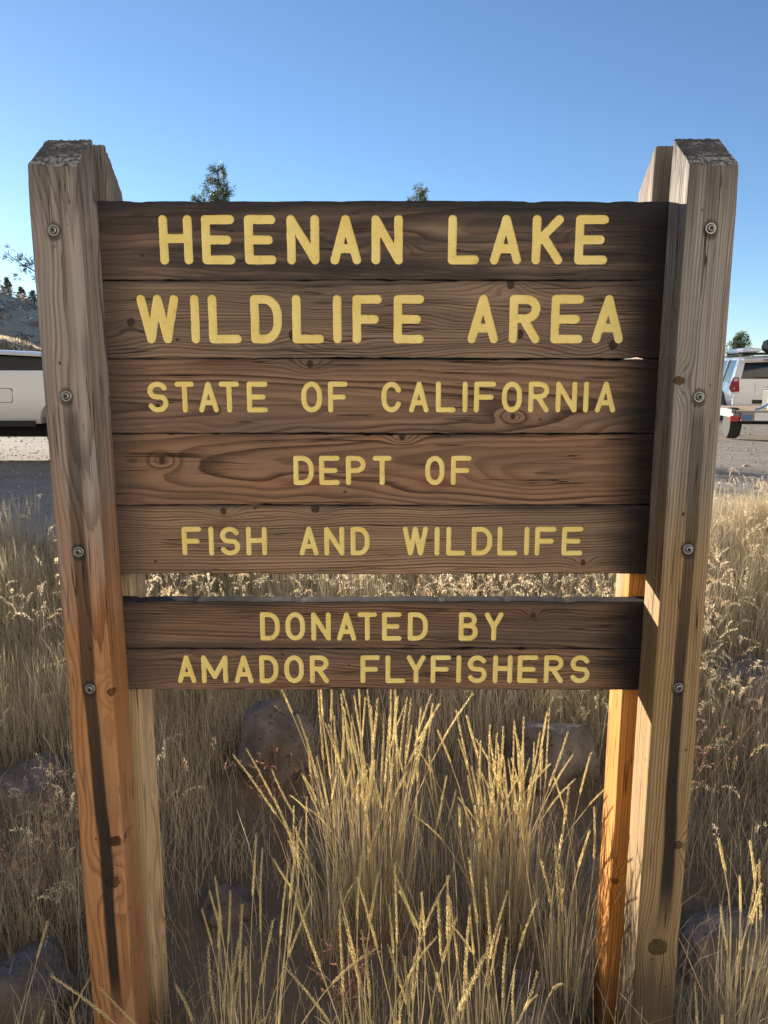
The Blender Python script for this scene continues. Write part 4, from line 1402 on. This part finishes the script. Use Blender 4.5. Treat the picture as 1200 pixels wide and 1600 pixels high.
def cut(me, cutters):
    """boolean-subtract y-cylinders (x, z, radius) from a body mesh"""
    o = bpy.data.objects.new('tmp', me); COL.objects.link(o)
    bm = bmesh.new()
    for cx_, cz_, r_, ya, yb in cutters:
        M_ = Matrix.Translation((cx_, (ya + yb) / 2, cz_)) @ Matrix.Rotation(R(90), 4, 'X')
        bmesh.ops.create_cone(bm, cap_ends=True, segments=40, radius1=r_, radius2=r_, depth=abs(yb - ya), matrix=M_)
    cm = bpy.data.meshes.new('tmpc'); bm.to_mesh(cm); bm.free()
    co = bpy.data.objects.new('tmpc', cm); COL.objects.link(co)
    md = o.modifiers.new('b', 'BOOLEAN'); md.object = co; md.operation = 'DIFFERENCE'; md.solver = 'EXACT'
    bpy.context.view_layer.update()
    dg = bpy.context.evaluated_depsgraph_get()
    out = bpy.data.meshes.new_from_object(o.evaluated_get(dg))
    bpy.data.objects.remove(o); bpy.data.objects.remove(co)
    for p in out.polygons: p.use_smooth = True
    out.set_sharp_from_angle(angle=R(30))
    return out


def lathe_y(prof, n=28):
    """profile (radius, y) revolved about the y axis"""
    bm = bmesh.new(); rings = []
    for r_, y_ in prof:
        rings.append([bm.verts.new((r_ * math.cos(2 * math.pi * i / n), y_, r_ * math.sin(2 * math.pi * i / n))) for i in range(n)])
    for A_, B_ in zip(rings[:-1], rings[1:]):
        for i in range(n):
            bm.faces.new((A_[i], A_[(i + 1) % n], B_[(i + 1) % n], B_[i]))
    bm.faces.new(rings[0]); bm.faces.new(rings[-1])
    return bm


def wheel(root, x_, y_, r_, w_, side):
    t = mesh_bm('tyre', lathe_y([(r_ * 0.62, -w_ / 2), (r_ * 0.9, -w_ / 2), (r_ * 0.985, -w_ * 0.36), (r_, -w_ * 0.2), (r_, w_ * 0.2), (r_ * 0.985, w_ * 0.36), (r_ * 0.9, w_ / 2), (r_ * 0.62, w_ / 2)]), True)
    t.set_sharp_from_angle(angle=R(40))
    wo_ = link('wheel', t, RUBBER, root, (x_, y_, r_))
    bm = lathe_y([(r_ * 0.63, w_ * 0.46), (r_ * 0.60, w_ * 0.40), (r_ * 0.52, w_ * 0.30), (r_ * 0.2, w_ * 0.34), (r_ * 0.1, w_ * 0.40)])
    for k in range(6):
        a = k * math.pi / 3
        M_ = Matrix.Rotation(a, 4, 'Y') @ Matrix.Translation((r_ * 0.36, w_ * 0.36, 0))
        bmesh.ops.create_cube(bm, size=1, matrix=M_ @ Matrix.Diagonal((r_ * 0.42, w_ * 0.12, r_ * 0.12, 1)))
    if side < 0:
        for v_ in bm.verts: v_.co.y *= -1
    rm = link('rim', mesh_bm('rim', bm), ALLOY, wo_)
    return wo_


def panel(name, root, pts, mat, thick=0.006):
    """flat plate with real thickness from an outline of 3d points"""
    bm = bmesh.new()
    P = [Vector(p) for p in pts]
    nrm = Vector((0, 0, 0))
    for i in range(len(P)):
        a, b = P[i], P[(i + 1) % len(P)]
        nrm += a.cross(b)
    nrm.normalize()
    A_ = [bm.verts.new(p + nrm * thick) for p in P]; B_ = [bm.verts.new(p - nrm * thick) for p in P]
    bm.faces.new(A_); bm.faces.new(list(reversed(B_)))
    for i in range(len(P)):
        j = (i + 1) % len(P)
        bm.faces.new((A_[i], B_[i], B_[j], A_[j]))
    return link(name, mesh_bm(name, bm), mat, root)


def body_prof(zb, zt, wb, wm, wt, crown=0.015):
    h_ = zt - zb
    return [(0, zb), (wb, zb), (wb + 0.5 * (wm - wb), zb + 0.10 * h_), (wm, zb + 0.30 * h_), (wm + 0.005, zb + 0.58 * h_), (wm - 0.008, zb + 0.64 * h_), (wt + 0.012, zt - 0.05), (wt - 0.015, zt - 0.012), (wt - 0.06, zt), (0, zt + crown)]


# ---- white pickup (x along its length, front towards +x)
def pickup(loc, rz):
    root = empty('pickup_truck', loc, rz, 'white pickup truck with covered bed parked behind the left post', 'pickup truck')
    # bed box + cab lower body + bonnet in one painted shell
    st = []
    for x_, zb, zt, wb, wm, wt in [(-1.10, 0.56, 1.09, 0.78, 0.89, 0.86), (-1.06, 0.50, 1.13, 0.82, 0.925, 0.90), (-0.6, 0.49, 1.14, 0.84, 0.94, 0.91), (0.4, 0.49, 1.14, 0.84, 0.94, 0.91), (1.83, 0.49, 1.14, 0.84, 0.94, 0.91),
                                  (1.86, 0.46, 1.14, 0.84, 0.945, 0.91), (3.15, 0.46, 1.13, 0.84, 0.945, 0.90), (3.75, 0.46, 1.13, 0.84, 0.94, 0.87), (4.45, 0.47, 1.09, 0.82, 0.93, 0.83), (5.0, 0.50, 1.0, 0.78, 0.88, 0.74), (5.11, 0.56, 0.9, 0.70, 0.80, 0.64)]:
        st.append((x_, body_prof(zb, zt, wb, wm, wt)))
    me = loft(st, 'body')
    me = cut(me, [(0.0, 0.40, 0.47, 0.62, 1.2), (0.0, 0.40, 0.47, -0.62, -1.2), (4.10, 0.40, 0.47, 0.62, 1.2), (4.10, 0.40, 0.47, -0.62, -1.2)])
    b = link('body', me, WHITE, root)
    link('underbody', box_me('underbody', -0.9, 4.95, -0.62, 0.62, 0.31, 0.52, bev=0.02), UNDER, root)
    # cab greenhouse: dark glass shell with painted roof and pillars
    gp = []
    for x_, w0, z1, w1 in [(1.90, 0.86, 1.14, 0.86), (2.02, 0.87, 1.66, 0.69), (2.2, 0.87, 1.76, 0.66), (2.95, 0.87, 1.78, 0.66), (3.3, 0.86, 1.70, 0.66), (3.9, 0.80, 1.15, 0.78)]:
        gp.append((x_, [(0, 1.10), (w0, 1.10), (w0, 1.135), (w1 + 0.015, max(1.14, z1 - 0.05)), (w1 - 0.05, z1), (0, z1 + 0.02)]))
    link('cab_glass', loft(gp, 'cab_glass', True, 25), GLASS, root)
    rf = []
    for x_, z1, w1 in [(1.99, 1.672, 0.70), (2.2, 1.772, 0.675), (2.95, 1.792, 0.675), (3.3, 1.712, 0.675)]:
        rf.append((x_, [(0, z1 - 0.05), (w1 + 0.012, z1 - 0.065), (w1 + 0.005, z1 - 0.03), (w1 - 0.05, z1 + 0.006), (0, z1 + 0.03)]))
    link('roof', loft(rf, 'roof'), WHITE, root)
    for s in (-1, 1):
        for (xa, xb, xc, xd) in [(1.90, 2.07, 1.97, 2.13), (2.70, 2.80, 2.70, 2.78), (3.80, 3.92, 3.20, 3.31)]:
            panel('pillar', root, [(xa, s * 0.872, 1.13), (xb, s * 0.872, 1.13), (xd, s * 0.692, 1.70), (xc, s * 0.692, 1.70)], WHITE, 0.012)
        panel('door_handle', root, [(2.90, s * 0.955, 0.98), (3.08, s * 0.955, 0.98), (3.08, s * 0.955, 1.015), (2.90, s * 0.955, 1.015)], BLACKP, 0.014)
        link('mirror', box_me('mirror', 3.47, 3.61, s * 0.95 - 0.07, s * 0.95 + 0.07, 1.14, 1.32, bev=0.03), BLACKP, root)
        for xs in (1.87, 2.73, 3.77):
            panel('door_seam', root, [(xs, s * 0.9485, 0.58), (xs + 0.012, s * 0.9485, 0.58), (xs + 0.012, s * 0.92, 1.12), (xs, s * 0.92, 1.12)], BLACKP, 0.003)
        # fuel door: rounded plate standing in a dark groove
        if s > 0:
            def rr(w_, h_, y_, r_=0.025):
                out = []
                for cx_, cz_, a0 in ((w_ - r_, h_ - r_, 0), (-w_ + r_, h_ - r_, 90), (-w_ + r_, -h_ + r_, 180), (w_ - r_, -h_ + r_, 270)):
                    for a in (0, 30, 60, 90):
                        out.append((0.83 + cx_ + r_ * math.cos(R(a0 + a)), y_, 0.835 + cz_ + r_ * math.sin(R(a0 + a))))
                return out
            panel('fuel_door_gap', root, rr(0.100, 0.086, 0.9385), BLACKP, 0.006)
            panel('fuel_door', root, rr(0.094, 0.080, 0.940), WHITE, 0.007)
        panel('tail_lamp', root, [(-1.075, s * 0.915, 0.80), (-0.95, s * 0.935, 0.80), (-0.95, s * 0.92, 1.10), (-1.075, s * 0.905, 1.10)], REDL, 0.012)
        panel('headlamp', root, [(4.97, s * 0.60, 0.78), (5.05, s * 0.80, 0.78), (4.87, s * 0.84, 0.96), (4.91, s * 0.60, 0.95)], CLEARL, 0.02)
        panel('side_sill', root, [(0.5, s * 0.90, 0.46), (3.6, s * 0.90, 0.46), (3.6, s * 0.905, 0.53), (0.5, s * 0.905, 0.53)], BLACKP, 0.012)
    # low black bed cover with a pale lid, nose up towards the cab
    cv = []
    for x_, z1 in [(-1.02, 1.24), (-0.2, 1.275), (1.80, 1.375)]:
        cv.append((x_, [(0, 1.10), (0.88, 1.10), (0.88, 1.145), (0.83, z1 - 0.03), (0.78, z1), (0, z1 + 0.02)]))
    link('bed_cover', loft(cv, 'bed_cover'), BLACKP, root)
    ld = []
    for x_, z1 in [(-1.05, 1.245), (-0.2, 1.28), (1.84, 1.382)]:
        ld.append((x_, [(0, z1), (0.865, z1 - 0.012), (0.875, z1 + 0.012), (0.82, z1 + 0.035), (0, z1 + 0.05)]))
    link('bed_lid', loft(ld, 'bed_lid'), WHITE, root)
    panel('painted_reflection', root, [(0.02, 0.872, 1.17), (0.30, 0.872, 1.17), (0.30, 0.864, 1.19), (0.02, 0.864, 1.19)], CLEARL, 0.004)  # pale strip stands in for a reflection on the dark cover
    link('bumper', box_me('bumper', -1.22, -1.08, -0.86, 0.86, 0.50, 0.68, bev=0.03), ALLOY, root)
    link('front_bumper', box_me('front_bumper', 5.03, 5.21, -0.84, 0.84, 0.46, 0.70, bev=0.05), WHITE, root)
    link('grille', box_me('grille', 5.05, 5.135, -0.55, 0.55, 0.72, 0.93, bev=0.02), BLACKP, root)
    link('windscreen_wiper', box_me('windscreen_wiper', 3.87, 3.91, -0.5, 0.2, 1.155, 1.17, bev=0.004), BLACKP, root)
    for s in (-1, 1):
        wheel(root, 0.0, s * 0.80, 0.39, 0.25, s); wheel(root, 4.10, s * 0.80, 0.39, 0.25, s)
    return root


# side towards the camera is its left; it faces left, so turn half round: local +x -> world -x, local -y -> world +y
PK = pickup((-3.75, 8.7, gz(-4.0, 8.6)), R(180))


# ---- white sport utility vehicle, seen from behind (front towards +x local)
def suv(loc, rz):
    root = empty('sport_utility_vehicle', loc, rz, 'white sport utility vehicle seen from behind, at far right', 'car')
    st = []
    for x_, zb, zt, wb, wm, wt in [(-1.02, 0.50, 1.02, 0.78, 0.86, 0.84), (-0.98, 0.44, 1.06, 0.82, 0.91, 0.88), (-0.6, 0.42, 1.08, 0.85, 0.93, 0.89), (1.0, 0.40, 1.08, 0.85, 0.93, 0.89), (2.3, 0.40, 1.07, 0.85, 0.93, 0.88), (3.1, 0.42, 1.04, 0.83, 0.92, 0.84), (3.6, 0.46, 0.94, 0.76, 0.86, 0.72), (3.72, 0.52, 0.82, 0.66, 0.76, 0.62)]:
        st.append((x_, body_prof(zb, zt, wb, wm, wt)))
    me = cut(loft(st, 'body'), [(0.0, 0.38, 0.45, 0.6, 1.2), (0.0, 0.38, 0.45, -0.6, -1.2), (2.8, 0.38, 0.45, 0.6, 1.2), (2.8, 0.38, 0.45, -0.6, -1.2)])
    link('body', me, WHITE, root)
    link('underbody', box_me('underbody', -0.9, 3.5, -0.6, 0.6, 0.30, 0.44, bev=0.02), UNDER, root)
    gp = []
    for x_, z1, w0, w1 in [(-0.95, 1.10, 0.86, 0.84), (-0.74, 1.66, 0.87, 0.70), (-0.5, 1.73, 0.87, 0.69), (1.3, 1.75, 0.87, 0.69), (1.75, 1.66, 0.86, 0.69), (2.5, 1.10, 0.82, 0.80)]:
        gp.append((x_, [(0, 1.05), (w0, 1.05), (w0, 1.085), (w1 + 0.02, max(1.09, z1 - 0.06)), (w1 - 0.05, z1), (0, z1 + 0.02)]))
    link('glasshouse', loft(gp, 'glasshouse', True, 25), GLASS, root)
    rf = []
    for x_, z1, w1 in [(-0.86, 1.665, 0.70), (-0.5, 1.742, 0.705), (1.3, 1.762, 0.705), (1.78, 1.672, 0.705)]:
        rf.append((x_, [(0, z1 - 0.06), (w1 + 0.025, z1 - 0.085), (w1 + 0.012, z1 - 0.03), (w1 - 0.05, z1 + 0.008), (0, z1 + 0.035)]))
    link('roof', loft(rf, 'roof'), WHITE, root)
    panel('roof_spoiler', root, [(-0.97, -0.66, 1.655), (-0.97, 0.66, 1.655), (-0.72, 0.68, 1.69), (-0.72, -0.68, 1.69)], WHITE, 0.018)
    panel('brake_light', root, [(-0.985, -0.18, 1.64), (-0.985, 0.18, 1.64), (-0.985, 0.18, 1.665), (-0.985, -0.18, 1.665)], BLACKP, 0.006)
    # tailgate: painted frame round the rear glass
    panel('tailgate', root, [(-1.03, -0.72, 0.66), (-1.03, 0.72, 0.66), (-1.005, 0.76, 1.08), (-0.985, 0.74, 1.16), (-0.985, -0.74, 1.16), (-1.005, -0.76, 1.08)], WHITE, 0.018)
    for s in (-1, 1):
        panel('rear_pillar', root, [(-0.955, s * 0.70, 1.14), (-0.955, s * 0.87, 1.12), (-0.76, s * 0.735, 1.66), (-0.78, s * 0.58, 1.66)], WHITE, 0.016)
        panel('side_pillar', root, [(-0.95, s * 0.875, 1.09), (-0.66, s * 0.878, 1.09), (-0.52, s * 0.722, 1.68), (-0.76, s * 0.722, 1.66)], WHITE, 0.014)
        panel('middle_pillar', root, [(0.35, s * 0.878, 1.09), (0.50, s * 0.878, 1.09), (0.50, s * 0.722, 1.70), (0.38, s * 0.722, 1.70)], WHITE, 0.014)
        panel('front_pillar', root, [(1.36, s * 0.878, 1.09), (1.46, s * 0.878, 1.09), (1.42, s * 0.722, 1.70), (1.34, s * 0.722, 1.70)], WHITE, 0.014)
        panel('screen_pillar', root, [(2.36, s * 0.85, 1.09), (2.5, s * 0.83, 1.09), (1.78, s * 0.70, 1.68), (1.66, s * 0.722, 1.68)], WHITE, 0.014)
        tl = panel('tail_lamp', root, [(-1.06, s * 0.735, 0.84), (-1.03, s * 0.93, 0.82), (-0.93, s * 0.965, 0.92), (-0.96, s * 0.925, 1.08), (-0.985, s * 0.89, 1.20), (-1.03, s * 0.77, 1.20)], REDL, 0.02)
        panel('reversing_lens', tl, [(-1.055, s * 0.785, 1.10), (-1.025, s * 0.88, 1.10), (-1.01, s * 0.87, 1.17), (-1.045, s * 0.79, 1.17)], CLEARL, 0.014)
        link('mirror', box_me('mirror', 2.05, 2.18, s * 0.98 - 0.09, s * 0.98 + 0.09, 1.08, 1.24, bev=0.03), WHITE, root)
        panel('headlamp', root, [(3.56, s * 0.5, 0.74), (3.62, s * 0.78, 0.74), (3.42, s * 0.84, 0.92), (3.5, s * 0.52, 0.9)], CLEARL, 0.02)
        link('roof_rail', box_me('roof_rail', -0.5, 1.35, s * 0.60 - 0.02, s * 0.60 + 0.02, 1.79, 1.83, bev=0.01), BLACKP, root)
        for xs in (0.40, 1.42):
            panel('door_seam', root, [(xs, s * 0.937, 0.5), (xs + 0.012, s * 0.937, 0.5), (xs + 0.012, s * 0.905, 1.07), (xs, s * 0.905, 1.07)], BLACKP, 0.003)
        panel('door_handle', root, [(0.52, s * 0.945, 0.93), (0.68, s * 0.945, 0.93), (0.68, s * 0.945, 0.96), (0.52, s * 0.945, 0.96)], WHITE, 0.014)
    link('bumper', box_me('bumper', -1.14, -0.94, -0.90, 0.90, 0.46, 0.80, bev=0.06), WHITE, root)
    panel('bumper_step', root, [(-1.148, -0.42, 0.52), (-1.148, 0.42, 0.52), (-1.148, 0.42, 0.62), (-1.148, -0.42, 0.62)], BLACKP, 0.006)
    panel('licence_plate', root, [(-1.056, -0.16, 0.84), (-1.056, 0.16, 0.84), (-1.052, 0.16, 0.98), (-1.052, -0.16, 0.98)], PLATE, 0.005)
    panel('plate_recess', root, [(-1.052, -0.34, 0.80), (-1.052, 0.34, 0.80), (-1.046, 0.34, 1.04), (-1.046, -0.34, 1.04)], WHITE, 0.003)
    link('rear_wiper', box_me('rear_wiper', -0.985, -0.965, -0.02, 0.38, 1.20, 1.215, bev=0.004), BLACKP, root)
    for s in (-1, 1):
        wheel(root, 0.0, s * 0.80, 0.37, 0.25, s); wheel(root, 2.8, s * 0.80, 0.37, 0.25, s)
    for xs in (-0.25, 1.05):
        link('roof_bar', box_me('roof_bar', xs - 0.03, xs + 0.03, -0.66, 0.66, 1.83, 1.865, bev=0.01), BLACKP, root)
    return root


SX, SY = 10.36, 19.7
SZ = gz(SX, SY)
SUVO = suv((SX, SY, SZ - 0.02), R(78))
HEAD = R(78)
fx_, fy_ = math.cos(HEAD), math.sin(HEAD); lx_, ly_ = -fy_, fx_
# load on the roof: a pale roof box and a black duffel bag
def roofload():
    st = []
    for x_, w_, z0, z1 in [(-0.75, 0.16, 0.03, 0.08), (-0.70, 0.24, 0.01, 0.11), (-0.2, 0.28, 0.0, 0.13), (0.9, 0.28, 0.0, 0.13), (1.25, 0.20, 0.02, 0.10)]:
        st.append((x_, [(0, z0), (w_ * 0.8, z0), (w_, z0 + 0.4 * (z1 - z0)), (w_ * 0.85, z1 - 0.02), (0, z1)]))
    o = link('roof_box', loft(st, 'roof_box'), WHITE, None, (SX + lx_ * 0.42, SY + ly_ * 0.42, SZ + 1.845), (0, 0, HEAD))
    tag(o, 'long white roof box strapped on top of the white sport utility vehicle', 'roof box')
    bm = bmesh.new()
    bmesh.ops.create_icosphere(bm, subdivisions=4, radius=0.5)
    for v_ in bm.verts:
        p = v_.co
        q = Vector([math.copysign(abs(c_ * 2) ** 0.6, c_) * 0.5 for c_ in p])
        q *= 1 + 0.10 * mnoise.noise(q * 5)
        v_.co = Vector((q.x * 0.75, q.y * 0.42, q.z * 0.34))
    b = link('duffel_bag', mesh_bm('duffel_bag', bm, True), BLACKP, None, (SX + fx_ * -0.25 - lx_ * 0.18, SY + fy_ * -0.25 - ly_ * 0.18, SZ + 2.02), (0, 0, HEAD))
    tag(b, 'black bag lying on the roof rack beside the roof box', 'bag')


roofload()


# ---- flat utility trailer
def trailer(loc, rz):
    root = empty('utility_trailer', loc, rz, 'flat galvanised utility trailer with plywood deck at far right', 'trailer')
    L_, W_ = 2.6, 1.5
    dz = 0.50
    link('frame', box_me('frame', 0, L_, -W_ / 2, W_ / 2, dz - 0.11, dz - 0.035, bev=0.01), GALV, root)
    n = 6
    for k in range(n):
        y0 = -W_ / 2 + 0.05 + k * (W_ - 0.1) / n
        link('deck_board', box_me('deck_board', 0.04, L_ - 0.04, y0 + 0.003, y0 + (W_ - 0.1) / n - 0.003, dz - 0.034, dz + 0.0, bev=0.004), PLYW, root)
    for s in (-1, 1):
        link('side_rail', box_me('side_rail', 0, L_, s * W_ / 2 - 0.03, s * W_ / 2 + 0.03, dz - 0.03, dz + 0.03, bev=0.006), GALV, root)
        lp = link('tail_lamp', box_me('tail_lamp', -0.06, 0.0, s * (W_ / 2 - 0.02) - 0.07, s * (W_ / 2 - 0.02) + 0.07, dz - 0.17, dz - 0.07, bev=0.012), REDL, root)
        wheel(root, 0.62, s * (W_ / 2 - 0.16), 0.27, 0.19, s)
    link('rear_rail', box_me('rear_rail', -0.03, 0.0, -W_ / 2 + 0.12, W_ / 2 - 0.12, dz - 0.16, dz + 0.01, bev=0.006), GALV, root)
    link('axle', box_me('axle', 0.59, 0.65, -0.6, 0.6, 0.25, 0.30, bev=0.01), BLACKP, root)
    link('drawbar', box_me('drawbar', L_, L_ + 1.2, -0.04, 0.04, dz - 0.11, dz - 0.04, bev=0.008), GALV, root)
    panel('licence_plate', root, [(-0.034, 0.10, dz - 0.15), (-0.034, 0.42, dz - 0.15), (-0.034, 0.42, dz - 0.02), (-0.034, 0.10, dz - 0.02)], PLATE, 0.003)
    panel('blue_sticker', root, [(-0.034, 0.46, dz - 0.14), (-0.034, 0.60, dz - 0.14), (-0.034, 0.60, dz - 0.06), (-0.034, 0.46, dz - 0.06)], PLATEB, 0.003)
    link('stake', box_me('stake', 0.52, 0.56, 0.02, 0.06, dz + 0.001, dz + 0.36, bev=0.004), GALV, root)
    # blue strap slung over to the deck
    t = np.linspace(0, 1, 14)
    P = np.stack([0.44 + 0.05 * t, 0.28 - 0.85 * t, dz + 0.012 + 0.52 * np.sin(t * 1.5) ** 1.6], -1)
    V, F = tube_arr(P, 0.017, 8)
    link('strap', mesh_np('strap', V, F, True), BLUE, root)
    return root


TX, TY = 6.56, 11.1
TRO = trailer((TX, TY, gz(TX, TY) + 0.0), R(80))
h2 = R(80)
cx_, sx_ = math.cos(h2), math.sin(h2)
o = link('storage_box', box_me('storage_box', 0.60, 1.15, -0.62, -0.02, 0, 0.34, bev=0.02), DKGREEN, None, (TX, TY, gz(TX, TY) + 0.502), (0, 0, h2))
tag(o, 'dark green storage box on the trailer deck', 'box')
lidm = box_me('lid', 0.58, 1.17, -0.64, 0.0, 0.342, 0.372, bev=0.01)
link('lid', lidm, BLACKP, o)
